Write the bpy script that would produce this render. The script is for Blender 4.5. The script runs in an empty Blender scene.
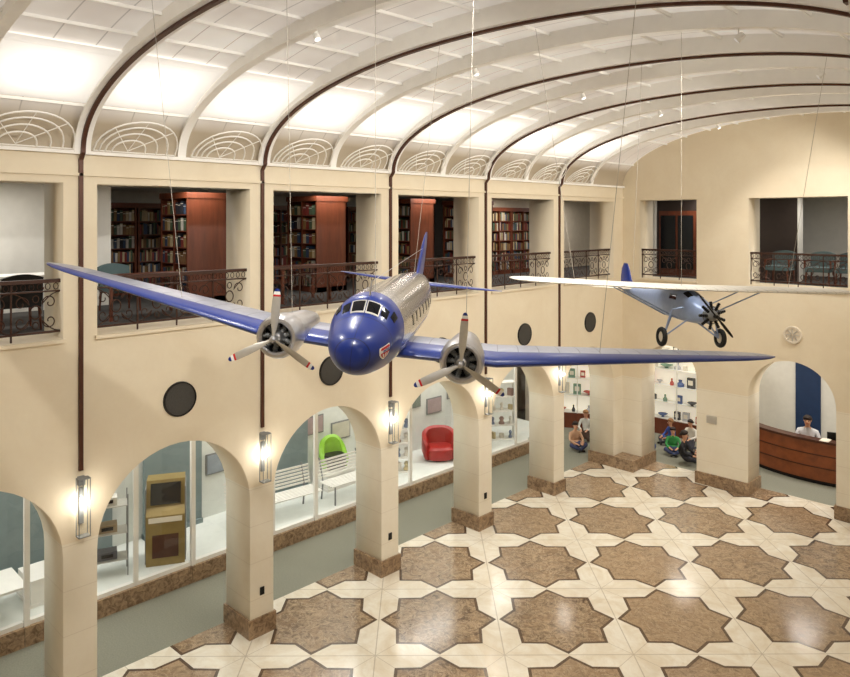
import bpy, bmesh, math, random
from math import *
from mathutils import Vector, Matrix, Euler
random.seed(7)
H=7.0
SC=bpy.context.scene
COL=SC.collection
try:
    SC.view_settings.view_transform='Standard'
except Exception: pass

# ------------------------------------------------------------ materials
def lin(c):
    r=[]
    for v in c[:3]:
        v=v/255.0
        r.append(v/12.92 if v<=0.04045 else ((v+0.055)/1.055)**2.4)
    return (r[0],r[1],r[2],1.0)
def mat(name,col,rough=0.5,metal=0.0,var=0.08,scale=6.0,emit=0.0,ecol=None,coat=0.0):
    m=bpy.data.materials.new(name); m.use_nodes=True
    nt=m.node_tree; b=nt.nodes['Principled BSDF']
    tc=nt.nodes.new('ShaderNodeTexCoord'); nz=nt.nodes.new('ShaderNodeTexNoise')
    nz.inputs['Scale'].default_value=scale; nz.inputs['Detail'].default_value=4
    nt.links.new(tc.outputs['Object'],nz.inputs['Vector'])
    rp=nt.nodes.new('ShaderNodeValToRGB')
    c=lin(col)
    rp.color_ramp.elements[0].position=0.3; rp.color_ramp.elements[1].position=0.7
    rp.color_ramp.elements[0].color=(c[0]*(1-var),c[1]*(1-var),c[2]*(1-var),1)
    rp.color_ramp.elements[1].color=(min(1,c[0]*(1+var)),min(1,c[1]*(1+var)),min(1,c[2]*(1+var)),1)
    nt.links.new(nz.outputs['Fac'],rp.inputs['Fac'])
    nt.links.new(rp.outputs['Color'],b.inputs['Base Color'])
    b.inputs['Roughness'].default_value=rough; b.inputs['Metallic'].default_value=metal
    if coat: b.inputs['Coat Weight'].default_value=coat
    if emit>0:
        b.inputs['Emission Color'].default_value=lin(ecol or col); b.inputs['Emission Strength'].default_value=emit
    return m
class NB:
    def __init__(s,nt): s.nt=nt
    def m(s,op,a,b=None,c=None):
        n=s.nt.nodes.new('ShaderNodeMath'); n.operation=op
        for i,v in enumerate((a,b,c)):
            if v is None: continue
            if isinstance(v,(int,float)): n.inputs[i].default_value=v
            else: s.nt.links.new(v,n.inputs[i])
        return n.outputs[0]
    def mix(s,f,a,b):
        n=s.nt.nodes.new('ShaderNodeMix'); n.data_type='RGBA'
        for k,v in ((0,f),(6,a),(7,b)):
            if isinstance(v,(int,float)): n.inputs[k].default_value=v
            elif isinstance(v,tuple): n.inputs[k].default_value=v
            else: s.nt.links.new(v,n.inputs[k])
        return n.outputs[2]
    def noise(s,vec,sc,det=5,rough=0.6,dist=0.0):
        n=s.nt.nodes.new('ShaderNodeTexNoise'); n.inputs['Scale'].default_value=sc
        n.inputs['Detail'].default_value=det; n.inputs['Roughness'].default_value=rough; n.inputs['Distortion'].default_value=dist
        s.nt.links.new(vec,n.inputs['Vector']); return n.outputs['Fac']
    def ramp(s,f,a,b):
        return s.m('MINIMUM',s.m('MAXIMUM',s.m('DIVIDE',s.m('SUBTRACT',f,a),b-a),0.0),1.0)
def base(name):
    m=bpy.data.materials.new(name); m.use_nodes=True; nt=m.node_tree
    b=nt.nodes['Principled BSDF']; tc=nt.nodes.new('ShaderNodeTexCoord'); sp=nt.nodes.new('ShaderNodeSeparateXYZ')
    nt.links.new(tc.outputs['Object'],sp.inputs[0])
    return m,nt,b,tc,sp,NB(nt)

def floor_mat():
    m,nt,b,tc,sp,k=base('marble_floor')
    P=0.297*H; x0=0.47*H; y0=1.515*H
    dx=k.m('SUBTRACT',sp.outputs[0],x0); dy=k.m('SUBTRACT',sp.outputs[1],y0)
    q=1/(sqrt(2)*P)
    u=k.m('MULTIPLY',k.m('ADD',dx,dy),q); v=k.m('MULTIPLY',k.m('SUBTRACT',dy,dx),q)
    cu=k.m('SUBTRACT',k.m('FRACT',k.m('ADD',u,0.5)),0.5); cv=k.m('SUBTRACT',k.m('FRACT',k.m('ADD',v,0.5)),0.5)
    # per-star tone
    cid=k.m('FRACT',k.m('MULTIPLY',k.m('SINE',k.m('ADD',k.m('MULTIPLY',k.m('FLOOR',k.m('ADD',u,0.5)),12.9898),k.m('MULTIPLY',k.m('FLOOR',k.m('ADD',v,0.5)),78.233))),43.758))
    au=k.m('ABSOLUTE',cu); av=k.m('ABSOLUTE',cv)
    sA=k.m('MAXIMUM',au,av); sB=k.m('MULTIPLY',k.m('ADD',au,av),1/sqrt(2))
    mm=k.m('MINIMUM',sA,sB)
    rr=k.m('SQRT',k.m('ADD',k.m('MULTIPLY',au,au),k.m('MULTIPLY',av,av)))
    mm=k.m('ADD',k.m('MULTIPLY',mm,0.92),k.m('MULTIPLY',rr,0.08*0.8))
    star=k.m('LESS_THAN',mm,0.349); inner=k.m('LESS_THAN',mm,0.325)
    j1=k.m('GREATER_THAN',sA,0.4955); j2=k.m('LESS_THAN',k.m('ABSOLUTE',k.m('SUBTRACT',au,av)),0.0035)
    jr=k.m('MAXIMUM',j1,j2)
    obj=tc.outputs['Object']
    n1=k.noise(obj,1.6,8,0.65,1.5); n2=k.noise(obj,5,12,0.78,1.6); n3=k.noise(obj,0.45,2); n4=k.noise(obj,1.9,8,0.65,2.5); n5=k.noise(obj,14,8,0.7,1.0)
    cream=k.mix(k.ramp(n1,0.38,0.66),lin((240,234,220)),lin((222,209,186)))
    cream=k.mix(k.m('MULTIPLY',k.ramp(n5,0.5,0.7),0.2),cream,lin((200,184,158)))
    cream=k.mix(k.m('MULTIPLY',jr,0.5),cream,lin((150,132,106)))
    brown=k.mix(k.ramp(n2,0.38,0.62),lin((78,60,46)),lin((194,168,136)))
    brown=k.mix(k.m('MULTIPLY',k.ramp(n4,0.42,0.58),0.5),brown,lin((148,120,92)))
    brown=k.mix(k.m('MULTIPLY',k.ramp(n5,0.50,0.62),0.45),brown,lin((100,78,60)))
    brown=k.mix(k.m('MULTIPLY',cid,0.4),brown,lin((176,150,120)))
    vein=k.m('LESS_THAN',k.m('ABSOLUTE',k.m('SUBTRACT',n4,0.5)),0.008)
    brown=k.mix(k.m('MULTIPLY',vein,0.5),brown,lin((214,194,166)))
    dark=k.mix(k.ramp(n2,0.35,0.7),lin((72,56,44)),lin((112,90,70)))
    c=k.mix(star,cream,dark); c=k.mix(inner,c,brown)
    nt.links.new(c,b.inputs['Base Color'])
    r=k.m('MULTIPLY_ADD',n3,0.14,0.09); nt.links.new(r,b.inputs['Roughness'])
    b.inputs['Specular IOR Level'].default_value=0.6
    return m
def wall_mat():
    m,nt,b,tc,sp,k=base('limestone_plaster')
    obj=tc.outputs['Object']
    n1=k.noise(obj,1.2,5,0.6,0.6); n2=k.noise(obj,14,4)
    up=k.mix(k.ramp(n1,0.25,0.75),lin((238,226,201)),lin((229,214,187)))
    lo=k.mix(k.ramp(n1,0.25,0.75),lin((243,236,219)),lin((235,225,204)))
    f=k.m('LESS_THAN',sp.outputs[2],0.36*H)
    c=k.mix(f,up,lo)
    fr=k.m('FRACT',k.m('MULTIPLY',sp.outputs[2],1/0.62)); ln=k.m('LESS_THAN',fr,0.016)
    ln=k.m('MULTIPLY',ln,f)
    c=k.mix(k.m('MULTIPLY',ln,0.25),c,lin((170,148,120)))
    c=k.mix(k.m('MULTIPLY',n2,0.12),c,lin((196,176,142)))
    nt.links.new(c,b.inputs['Base Color']); b.inputs['Roughness'].default_value=0.6
    return m
TOPZ=1.134*H
def vault_mat():
    m,nt,b,tc,sp,k=base('translucent_vault_panels')
    obj=tc.outputs['Object']
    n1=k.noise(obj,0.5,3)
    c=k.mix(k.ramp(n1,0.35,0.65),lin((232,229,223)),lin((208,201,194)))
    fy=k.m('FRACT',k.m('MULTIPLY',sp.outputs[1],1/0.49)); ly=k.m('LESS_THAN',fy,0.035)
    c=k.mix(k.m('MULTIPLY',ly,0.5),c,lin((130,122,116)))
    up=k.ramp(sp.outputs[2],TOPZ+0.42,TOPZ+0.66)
    c2=k.mix(up,lin((188,174,152)),c)  # shade behind the fans painted in as darker tan low on the vault
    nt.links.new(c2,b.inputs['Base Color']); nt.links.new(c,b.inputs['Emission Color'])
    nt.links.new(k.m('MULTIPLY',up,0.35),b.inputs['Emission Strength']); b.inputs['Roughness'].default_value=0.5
    return m
def panel_mat():
    m,nt,b,tc,sp,k=base('luminous_opal_panel')
    uv=nt.nodes.new('ShaderNodeUVMap'); s2=nt.nodes.new('ShaderNodeSeparateXYZ'); nt.links.new(uv.outputs[0],s2.inputs[0])
    def hump(x): return k.m('SUBTRACT',1.0,k.m('POWER',k.m('ABSOLUTE',k.m('MULTIPLY_ADD',x,2.0,-1.0)),2.0))
    f=k.m('MULTIPLY',hump(s2.outputs[0]),hump(s2.outputs[1]))
    n=k.noise(tc.outputs['Object'],0.8,2)
    b.inputs['Base Color'].default_value=lin((230,226,220)); b.inputs['Emission Color'].default_value=lin((255,251,244))
    nt.links.new(k.m('MULTIPLY_ADD',f,k.m('MULTIPLY_ADD',n,0.8,0.42),0.36),b.inputs['Emission Strength'])
    return m
def brown_marble():
    m,nt,b,tc,sp,k=base('brown_marble')
    n=k.noise(tc.outputs['Object'],9,7,0.7,1.0)
    c=k.mix(k.ramp(n,0.35,0.65),lin((98,74,54)),lin((182,154,122))); nt.links.new(c,b.inputs['Base Color']); b.inputs['Roughness'].default_value=0.3
    return m
def cherry():
    m,nt,b,tc,sp,k=base('cherry_wood')
    mp=nt.nodes.new('ShaderNodeMapping'); mp.inputs['Scale'].default_value=(6,6,0.7); nt.links.new(tc.outputs['Object'],mp.inputs[0])
    n=k.noise(mp.outputs[0],2.0,5,0.6,0.8)
    c=k.mix(n,lin((60,28,18)),lin((130,68,42))); nt.links.new(c,b.inputs['Base Color']); b.inputs['Roughness'].default_value=0.35
    return m
def glass_mat():
    m=bpy.data.materials.new('clear_glass'); m.use_nodes=True; nt=m.node_tree; nt.nodes.clear()
    o=nt.nodes.new('ShaderNodeOutputMaterial'); mx=nt.nodes.new('ShaderNodeMixShader'); t=nt.nodes.new('ShaderNodeBsdfTransparent'); g=nt.nodes.new('ShaderNodeBsdfGlossy')
    t.inputs[0].default_value=(0.98,0.99,0.985,1); g.inputs['Roughness'].default_value=0.02
    lw=nt.nodes.new('ShaderNodeLayerWeight'); lw.inputs[0].default_value=0.5
    k=NB(nt); f=k.m('MULTIPLY_ADD',k.m('POWER',lw.outputs['Facing'],3.0),0.5,0.05)
    nt.links.new(f,mx.inputs[0]); nt.links.new(t.outputs[0],mx.inputs[1]); nt.links.new(g.outputs[0],mx.inputs[2]); nt.links.new(mx.outputs[0],o.inputs[0])
    return m
BLUE=(10,42,124)
def fuselage_mat():
    m,nt,b,tc,sp,k=base('silver_and_blue_skin')
    d=k.m('MULTIPLY',sp.outputs[1],-1.0)
    n=k.noise(tc.outputs['Object'],3.0,3)
    silver=k.mix(n,lin((176,178,184)),lin((220,221,225)))
    fr=k.m('FRACT',k.m('MULTIPLY',d,1/0.95)); seam=k.m('LESS_THAN',fr,0.035)
    z=sp.outputs[2]
    s2=k.m('LESS_THAN',k.m('FRACT',k.m('MULTIPLY',z,1/0.42)),0.05)
    seam=k.m('MAXIMUM',seam,k.m('MULTIPLY',s2,0.6))
    silver=k.mix(k.m('MULTIPLY',seam,0.6),silver,lin((96,98,106)))
    nose=k.m('LESS_THAN',d,k.m('MULTIPLY_ADD',z,0.25,2.55))
    s1=k.m('LESS_THAN',k.m('ABSOLUTE',k.m('ADD',z,0.30)),0.05)
    f=k.m('MAXIMUM',nose,s1)
    ns=k.m('LESS_THAN',k.m('ABSOLUTE',k.m('SUBTRACT',d,0.30)),0.014)
    ns=k.m('MAXIMUM',ns,k.m('LESS_THAN',k.m('ABSOLUTE',k.m('SUBTRACT',d,1.38)),0.014))
    ns=k.m('MAXIMUM',ns,k.m('LESS_THAN',k.m('ABSOLUTE',sp.outputs[0]),0.010))
    blu=k.mix(k.m('MULTIPLY',ns,0.7),lin(BLUE),lin((6,14,50)))
    c=k.mix(f,silver,blu)
    nt.links.new(c,b.inputs['Base Color'])
    nt.links.new(k.m('MULTIPLY_ADD',f,-0.95,0.95),b.inputs['Metallic'])
    nt.links.new(k.m('MULTIPLY_ADD',f,0.12,0.22),b.inputs['Roughness']); b.inputs['Coat Weight'].default_value=0.3; b.inputs['Coat Roughness'].default_value=0.15
    return m
def wing_mat():
    m=bpy.data.materials.new('blue_silver_wing'); m.use_nodes=True; nt=m.node_tree; b=nt.nodes['Principled BSDF']; k=NB(nt)
    uv=nt.nodes.new('ShaderNodeUVMap'); sp=nt.nodes.new('ShaderNodeSeparateXYZ'); nt.links.new(uv.outputs[0],sp.inputs[0])
    f=k.m('LESS_THAN',sp.outputs[0],0.22)
    tc=nt.nodes.new('ShaderNodeTexCoord'); n=k.noise(tc.outputs['Object'],2.5,3)
    fr=k.m('LESS_THAN',k.m('FRACT',k.m('MULTIPLY',sp.outputs[1],14.0)),0.06)
    sil=k.mix(n,lin((150,156,178)),lin((190,195,208)))
    sil=k.mix(k.m('MULTIPLY',fr,0.55),sil,lin((96,100,120)))
    c=k.mix(f,sil,lin(BLUE))
    nt.links.new(c,b.inputs['Base Color']); nt.links.new(k.m('MULTIPLY_ADD',f,-0.5,0.5),b.inputs['Metallic'])
    b.inputs['Roughness'].default_value=0.36; b.inputs['Coat Weight'].default_value=0.3; b.inputs['Coat Roughness'].default_value=0.2
    return m
def fabric_wing():
    m=bpy.data.materials.new('ribbed_pale_fabric'); m.use_nodes=True; nt=m.node_tree; b=nt.nodes['Principled BSDF']; k=NB(nt)
    uv=nt.nodes.new('ShaderNodeUVMap'); sp=nt.nodes.new('ShaderNodeSeparateXYZ'); nt.links.new(uv.outputs[0],sp.inputs[0])
    fr=k.m('LESS_THAN',k.m('FRACT',k.m('MULTIPLY',sp.outputs[1],34.0)),0.12)
    c=k.mix(k.m('MULTIPLY',fr,0.35),lin((222,217,206)),lin((166,158,144)))
    nt.links.new(c,b.inputs['Base Color']); b.inputs['Roughness'].default_value=0.45
    return m

M={}
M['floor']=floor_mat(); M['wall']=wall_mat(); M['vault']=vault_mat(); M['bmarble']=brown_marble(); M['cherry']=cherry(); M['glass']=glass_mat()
M['fus']=fuselage_mat(); M['wing']=wing_mat(); M['opal']=panel_mat(); M['fabwing']=fabric_wing()
M['white']=mat('white_paint',(240,238,232),0.5,var=0.03)
M['ribwhite']=mat('white_rib_paint',(250,247,241),0.5,var=0.02)
M['bronze']=mat('dark_bronze',(82,48,34),0.4,0.3)
M['iron']=mat('bronze_ironwork',(70,46,36),0.45,0.4)
M['carpet']=mat('grey_green_carpet',(136,136,122),0.95,var=0.12,scale=40)
M['dcarpet']=mat('dark_carpet',(70,68,66),0.95,var=0.15,scale=40)
M['offwhite']=mat('offwhite_plaster',(228,226,218),0.8,var=0.03)
M['warmwall']=mat('warm_plaster',(222,210,190),0.8,var=0.04)
M['case']=mat('case_interior_white',(228,231,226),0.7,var=0.03)
M['teal']=mat('grey_teal_panel',(120,136,138),0.7,var=0.06)
M['speaker']=mat('dark_speaker_cloth',(66,63,58),0.8,var=0.2,scale=60)
M['black']=mat('black_metal',(18,18,20),0.35,0.3)
M['rubber']=mat('black_rubber',(20,20,20),0.7)
M['silver']=mat('polished_aluminium',(206,206,209),0.3,0.9,var=0.05)
M['satin']=mat('satin_steel',(200,196,188),0.4,0.6,var=0.04)
M['blue']=mat('royal_blue_paint',BLUE,0.3,0.0,coat=0.4)
M['red']=mat('red_paint',(200,30,34),0.35)
M['dred']=mat('red_moulded_shell',(168,36,34),0.4)
M['lime']=mat('lime_green_shell',(140,196,46),0.4)
M['khaki']=mat('olive_gold_metal',(146,124,70),0.4,0.2)
M['winglass']=mat('dark_window_glass',(16,18,24),0.08,0.2)
M['cream']=mat('cream_paint',(236,228,212),0.4,var=0.04)
M['blugrey']=mat('silvery_blue_fabric',(146,164,200),0.35,0.25,var=0.06)
M['lamp']=mat('glowing_lamp',(255,250,236),0.5,emit=90,ecol=(255,248,236))
M['panel']=mat('lens_glow',(255,255,255),0.5,emit=1.7,ecol=(255,254,253))
M['skin']=mat('skin',(214,162,130),0.55)
M['hair']=mat('dark_hair',(40,28,22),0.7)
M['hairb']=mat('light_brown_hair',(150,110,70),0.7)
M['deskwood']=mat('warm_desk_wood',(140,76,40),0.35,var=0.2,scale=5)
M['screen']=mat('dark_screen',(20,24,28),0.15)
M['dkblue']=mat('dark_blue_panel',(24,50,88),0.6)
M['dark']=mat('dark_brown_panel',(52,42,38),0.5)
M['green']=mat('exit_green',(40,190,90),0.5,emit=1.5,ecol=(40,200,90))
M['chairteal']=mat('teal_grey_upholstery',(84,104,106),0.85)
M['lightshelf']=mat('case_glow',(250,244,232),0.6,emit=0.40,ecol=(255,243,222))
M['grey']=mat('mid_grey',(128,130,130),0.6)
M['wire']=mat('pale_wire',(170,162,150),0.5)
def cmat(c,r=0.6):
    key='c%d_%d_%d'%c
    if key not in M: M[key]=mat('painted_'+key,c,r)
    return M[key]

# ------------------------------------------------------------ mesh builder
class B:
    def __init__(s): s.v=[]; s.f=[]; s.mi=[]; s.uv={}
    def add(s,vs,fs,mi=0):
        o=len(s.v); s.v+= [tuple(v) for v in vs]
        for f in fs: s.f.append(tuple(i+o for i in f)); s.mi.append(mi)
        return o
    def box(s,c,d,rot=None,mi=0):
        x,y,z=d[0]/2,d[1]/2,d[2]/2
        vs=[Vector((a*x,b*y,e*z)) for a in(-1,1) for b in(-1,1) for e in(-1,1)]
        if rot is not None:
            R=Euler(rot).to_matrix(); vs=[R@v for v in vs]
        vs=[v+Vector(c) for v in vs]
        s.add(vs,[(0,1,3,2),(4,6,7,5),(0,4,5,1),(2,3,7,6),(0,2,6,4),(1,5,7,3)],mi); return s
    def box2(s,a,b,mi=0):
        return s.box([(a[i]+b[i])/2 for i in range(3)],[abs(b[i]-a[i]) for i in range(3)],None,mi)
    def tube(s,pts,r,n=6,mi=0,closed=False):
        pts=[Vector(p) for p in pts]; N=len(pts); rings=[]
        prev=None
        for i,p in enumerate(pts):
            if closed: t=(pts[(i+1)%N]-pts[i-1])
            else: t=pts[min(i+1,N-1)]-pts[max(i-1,0)]
            if t.length<1e-9: t=Vector((0,0,1))
            t.normalize()
            if prev is None:
                ref=Vector((0,0,1)) if abs(t.z)<0.9 else Vector((1,0,0))
                a=t.cross(ref).normalized()
            else:
                a=prev-t*prev.dot(t)
                a = a.normalized() if a.length>1e-6 else t.orthogonal().normalized()
            prev=a; b=t.cross(a)
            rr=r[i] if isinstance(r,(list,tuple)) else r
            rings.append([p+a*cos(2*pi*j/n)*rr+b*sin(2*pi*j/n)*rr for j in range(n)])
        s.loft(rings,mi=mi,cap=not closed,loop=closed); return s
    def loft(s,rings,mi=0,cap=True,loop=False):
        n=len(rings[0]); vs=[p for r in rings for p in r]; fs=[]; K=len(rings)
        for i in range(K if loop else K-1):
            a=i*n; b=((i+1)%K)*n
            for j in range(n):
                j2=(j+1)%n; fs.append((a+j,a+j2,b+j2,b+j))
        if cap and not loop:
            fs.append(tuple(range(n-1,-1,-1))); fs.append(tuple((K-1)*n+j for j in range(n)))
        s.add(vs,fs,mi); return s
    def lathe(s,prof,n=20,mat=None,mi=0,cap=True):
        mat=mat or Matrix.Identity(4)
        rings=[[mat@Vector((r*cos(2*pi*j/n),t,r*sin(2*pi*j/n))) for j in range(n)] for r,t in prof]
        return s.loft(rings,mi=mi,cap=cap)
    def sphere(s,c,r,n=12,m=8,mi=0,sc=(1,1,1)):
        rings=[]
        for i in range(m+1):
            a=pi*i/m; rr=max(sin(a),0.02)
            rings.append([Vector(c)+Vector((r*rr*cos(2*pi*j/n)*sc[0],r*rr*sin(2*pi*j/n)*sc[1],r*cos(a)*sc[2])) for j in range(n)])
        return s.loft(rings,mi=mi)
    def obj(s,name,mats,parent=None,smooth=False,label=None):
        me=bpy.data.meshes.new(name); me.from_pydata(s.v,[],s.f); 
        if not isinstance(mats,(list,tuple)): mats=[mats]
        for m in mats: me.materials.append(M[m] if isinstance(m,str) else m)
        for p,i in zip(me.polygons,s.mi): p.material_index=i
        bm=bmesh.new(); bm.from_mesh(me); bmesh.ops.recalc_face_normals(bm,faces=bm.faces); bm.to_mesh(me); bm.free()
        if smooth:
            for p in me.polygons: p.use_smooth=True
            try: me.set_sharp_from_angle(angle=radians(42))
            except Exception: pass
        o=bpy.data.objects.new(name,me); COL.objects.link(o)
        if parent is not None: o.parent=parent
        if label: o['label']=label
        return o
def thing(name,label,cat,loc=(0,0,0),rot=(0,0,0),sc=1.0,group=None):
    o=bpy.data.objects.new(name,None); COL.objects.link(o); o.empty_display_size=0.1
    o.location=loc; o.rotation_euler=rot; o.scale=(sc,sc,sc); o['label']=label; o['category']=cat
    if group: o['group']=group
    return o
def tag(o,label,cat,group=None):
    o['label']=label; o['category']=cat
    if group: o['group']=group
    return o
def struct(o): o['kind']='structure'; return o
def copy_tree(root,loc,rot=None,label=None):
    r=root.copy(); COL.objects.link(r); r.location=loc
    if rot is not None: r.rotation_euler=rot
    if label: r['label']=label
    def rec(src,dst):
        for c in src.children:
            d=c.copy(); d.parent=dst; d.matrix_parent_inverse=c.matrix_parent_inverse.copy(); COL.objects.link(d); rec(c,d)
    rec(root,r); return r

def curve_wall(name,outline,holes,thick,mapf,mats):
    cu=bpy.data.curves.new(name,'CURVE'); cu.dimensions='2D'; cu.fill_mode='BOTH'; cu.extrude=thick/2
    for pl in [outline]+holes:
        sp=cu.splines.new('POLY'); sp.points.add(len(pl)-1)
        for i,(a,b) in enumerate(pl): sp.points[i].co=(a,b,0,1)
        sp.use_cyclic_u=True
    o=bpy.data.objects.new(name+'_tmp',cu); COL.objects.link(o)
    dg=bpy.context.evaluated_depsgraph_get(); me=bpy.data.meshes.new_from_object(o.evaluated_get(dg))
    bpy.data.objects.remove(o)
    for v in me.vertices: v.co=mapf(v.co)
    bm=bmesh.new(); bm.from_mesh(me); bmesh.ops.remove_doubles(bm,verts=bm.verts,dist=1e-4); bmesh.ops.recalc_face_normals(bm,faces=bm.faces); bm.to_mesh(me); bm.free()
    me.materials.clear()
    for m in mats: me.materials.append(M[m])
    ob=bpy.data.objects.new(name,me); COL.objects.link(ob); struct(ob); return ob

# ------------------------------------------------------------ dimensions
T=0.11*H
PC=[(0.54+0.42*i)*H for i in range(-2,6)]
HW=0.0325*H
BAYS=[(PC[i]+HW,PC[i+1]-HW) for i in range(1,7)]
YF=2.68*H
SILL=0.759*H; HEAD=1.074*H; TOP=TOPZ
XR=1.38*H
XG=1.80*H
Y0=-0.28*H
EA=0.69*H; EB=0.232*H
SQ=0.95
def CC(t): c=cos(t); return copysign(abs(c)**SQ,c)
def SS(t): return max(sin(t),0.0)**SQ
def ceil_z(x,b=None):
    n=2/SQ; q=1-abs((x-EA)/EA)**n; return TOP+(b or EB)*max(q,0)**(1/n)
def arch_pts(a,b,crown):
    r=(b-a)/2; zs=crown-r; c=(a+b)/2
    return [(a,0)]+[(c-r*cos(pi*j/24),zs+r*sin(pi*j/24)) for j in range(25)]+[(b,0)]
out=[(Y0,0)]
for a,b in BAYS: out+=arch_pts(a,b,0.509*H)
out+=[(YF,0),(YF,TOP),(Y0,TOP)]
holes=[[(a,SILL),(b,SILL),(b,HEAD),(a,HEAD)] for a,b in BAYS]
curve_wall('wall_left',out,holes,T,lambda c:Vector((c.z-T/2,c.x,c.y)),['wall'])
FARUP=((0.077,0.312),(0.505,0.825),(1.0,1.28))
out=[(-T,0)]
for a,b in ((0.085,0.312),(0.503,0.79),(1.02,1.25)): out+=arch_pts(a*H,b*H,0.507*H)
out+=[(XR,0)]
for j in range(65):
    t=pi*j/64; out.append((EA+EA*CC(t),TOP+EB*SS(t)))
out+=[(-T,TOP)]
holes=[[(a*H,SILL),(b*H,SILL),(b*H,HEAD+0.04),(a*H,HEAD+0.04)] for a,b in FARUP]
curve_wall('wall_far',out,holes,T,lambda c:Vector((c.x,YF+T/2-c.z,c.y)),['wall'])
OPY=0.70*H
out=[(Y0,0),(YF+T,0),(YF+T,TOP),(OPY,TOP),(OPY,0.70*H),(Y0,0.70*H)]
curve_wall('wall_right',out,[],0.06*H,lambda c:Vector((XR+0.03*H+c.z,c.x,c.y)),['wall'])
struct(B().box2((XR,Y0,TOP),(XG,OPY+0.3,TOP+0.2)).obj('ceiling.005','offwhite'))
struct(B().box2((XR+0.06*H,Y0,0.66*H),(XG,OPY+0.3,0.70*H)).obj('floor.006','dcarpet'))
struct(B().box2((XG,Y0,0),(XG+0.1,OPY+0.3,TOP+0.2)).obj('wall_gallery_back','warmwall'))
struct(B().box2((XR+0.06*H,OPY,0.70*H),(XG,OPY+0.3,TOP)).obj('wall_gallery_side','warmwall'))
struct(B().box2((XR,Y0-0.1,0.0),(XG,Y0,TOP+0.2)).obj('wall_gallery_end','warmwall'))
out=[(-T,0),(XR,0)]+[(EA+EA*CC(pi*j/48),TOP+EB*SS(pi*j/48)) for j in range(49)]+[(-T,TOP)]
curve_wall('wall_near',out,[],0.2,lambda c:Vector((c.x,Y0-0.1-c.z,c.y)),['wall'])
struct(B().box2((-T,Y0,-0.2),(XR,YF+T,0)).obj('floor','floor'))
YB=3.42*H
struct(B().box2((-0.8*H,Y0,-0.2),(-T,YB,0)).obj('floor.001','carpet'))
struct(B().box2((-T,YF+T,-0.2),(XR,YB,0)).obj('floor.002','carpet'))
struct(B().box2((-1.0*H,Y0,0.66*H),(-T,YB,SILL-0.02)).obj('floor.003','dcarpet'))
struct(B().box2((-T,YF+T,0.66*H),(XR,YB,SILL-0.02)).obj('floor.004','dcarpet'))
struct(B().box2((-1.0*H,Y0,1.10*H),(-T,YB,1.13*H)).obj('ceiling.001','offwhite'))
struct(B().box2((-T,YF+T,1.10*H),(XR,YB,1.13*H)).obj('ceiling.002','offwhite'))
struct(B().box2((-0.8*H-0.1,Y0,0),(-0.8*H,YB,0.66*H)).obj('wall_gallery','warmwall'))
struct(B().box2((-1.0*H-0.1,Y0,0.66*H),(-1.0*H,YB,1.13*H)).obj('wall_library','offwhite'))
struct(B().box2((-1.0*H,YB,0),(XR,YB+0.1,1.13*H)).obj('wall_back','offwhite'))
struct(B().box2((XR,YF+T,0),(XR+0.1,YB,1.13*H)).obj('wall_side','offwhite'))
struct(B().box2((-1.0*H,Y0-0.1,0),(-T,Y0,1.13*H)).obj('wall_end','offwhite'))
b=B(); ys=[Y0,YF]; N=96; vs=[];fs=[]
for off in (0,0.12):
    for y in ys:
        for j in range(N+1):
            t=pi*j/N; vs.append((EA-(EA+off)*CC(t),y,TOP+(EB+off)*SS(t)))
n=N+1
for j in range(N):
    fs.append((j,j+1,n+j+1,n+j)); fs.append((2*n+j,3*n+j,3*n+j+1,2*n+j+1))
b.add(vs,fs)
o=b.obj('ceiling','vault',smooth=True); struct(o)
def rib(yc,wid,a1,b1,name,matn,a2=EA,b2=EB):
    rings=[]
    for j in range(97):
        t=pi*j/96; c=CC(t); s=SS(t)
        rings.append([Vector((EA-a1*c,yc-wid/2,TOP+b1*s)),Vector((EA-a1*c,yc+wid/2,TOP+b1*s)),Vector((EA-a2*c,yc+wid/2,TOP+b2*s)),Vector((EA-a2*c,yc-wid/2,TOP+b2*s))])
    return struct(B().loft(rings).obj(name,matn))
k=1
for i,c in enumerate(PC[1:7]):
    rib(c,0.07,EA-0.06,EB-0.24,'trim_%d'%k,'ribwhite'); k+=1
    rib(c,0.22,EA-0.08,EB-0.26,'trim_%d'%k,'ribwhite',EA-0.05,EB-0.22); k+=1
    rings=[]; w=0.028; path=[]
    for z in (0.50*H,0.8*H,TOP-0.1): path.append((0.0,z,0.035,z))
    for j in range(0,97):
        t=pi*j/96*0.985
        path.append((EA-(EA-0.08)*CC(t),TOP+(EB-0.26)*SS(t),EA-(EA-0.12)*CC(t),TOP+(EB-0.295)*SS(t)))
    for (xa,za,xb,zb) in path:
        rings.append([Vector((xb,c-w,zb)),Vector((xb,c+w,zb)),Vector((xa,c+w,za)),Vector((xa,c-w,za))])
    struct(B().loft(rings).obj('trim_%d'%k,'bronze')); k+=1
for i in range(0,7):
    c=PC[1]-0.21*H+0.42*H*i
    if c<Y0: continue
    rib(c,0.13,EA-0.07,EB-0.23,'trim_%d'%k,'ribwhite',EA-0.04,EB-0.19); k+=1
    rib(c,0.04,EA-0.04,EB-0.20,'trim_%d'%k,'ribwhite'); k+=1
for t in (0.38,0.78,0.94,1.10,1.26,1.42,1.57,1.74,1.92,2.1,2.3,2.5,2.72):
    x=EA-(EA-0.02)*CC(t); z=TOP+(EB-0.03)*SS(t)
    struct(B().box2((x-0.012,Y0,z-0.02),(x+0.012,YF,z+0.02)).obj('trim_%d'%k,'ribwhite')); k+=1
struct(B().box2((0,Y0,TOP-0.02),(0.07,YF,TOP+0.03)).obj('trim_%d'%k,'ribwhite')); k+=1
struct(B().box2((0,Y0,HEAD+0.10),(0.035,YF,HEAD+0.14)).obj('trim_%d'%k,'wall')); k+=1
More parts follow.
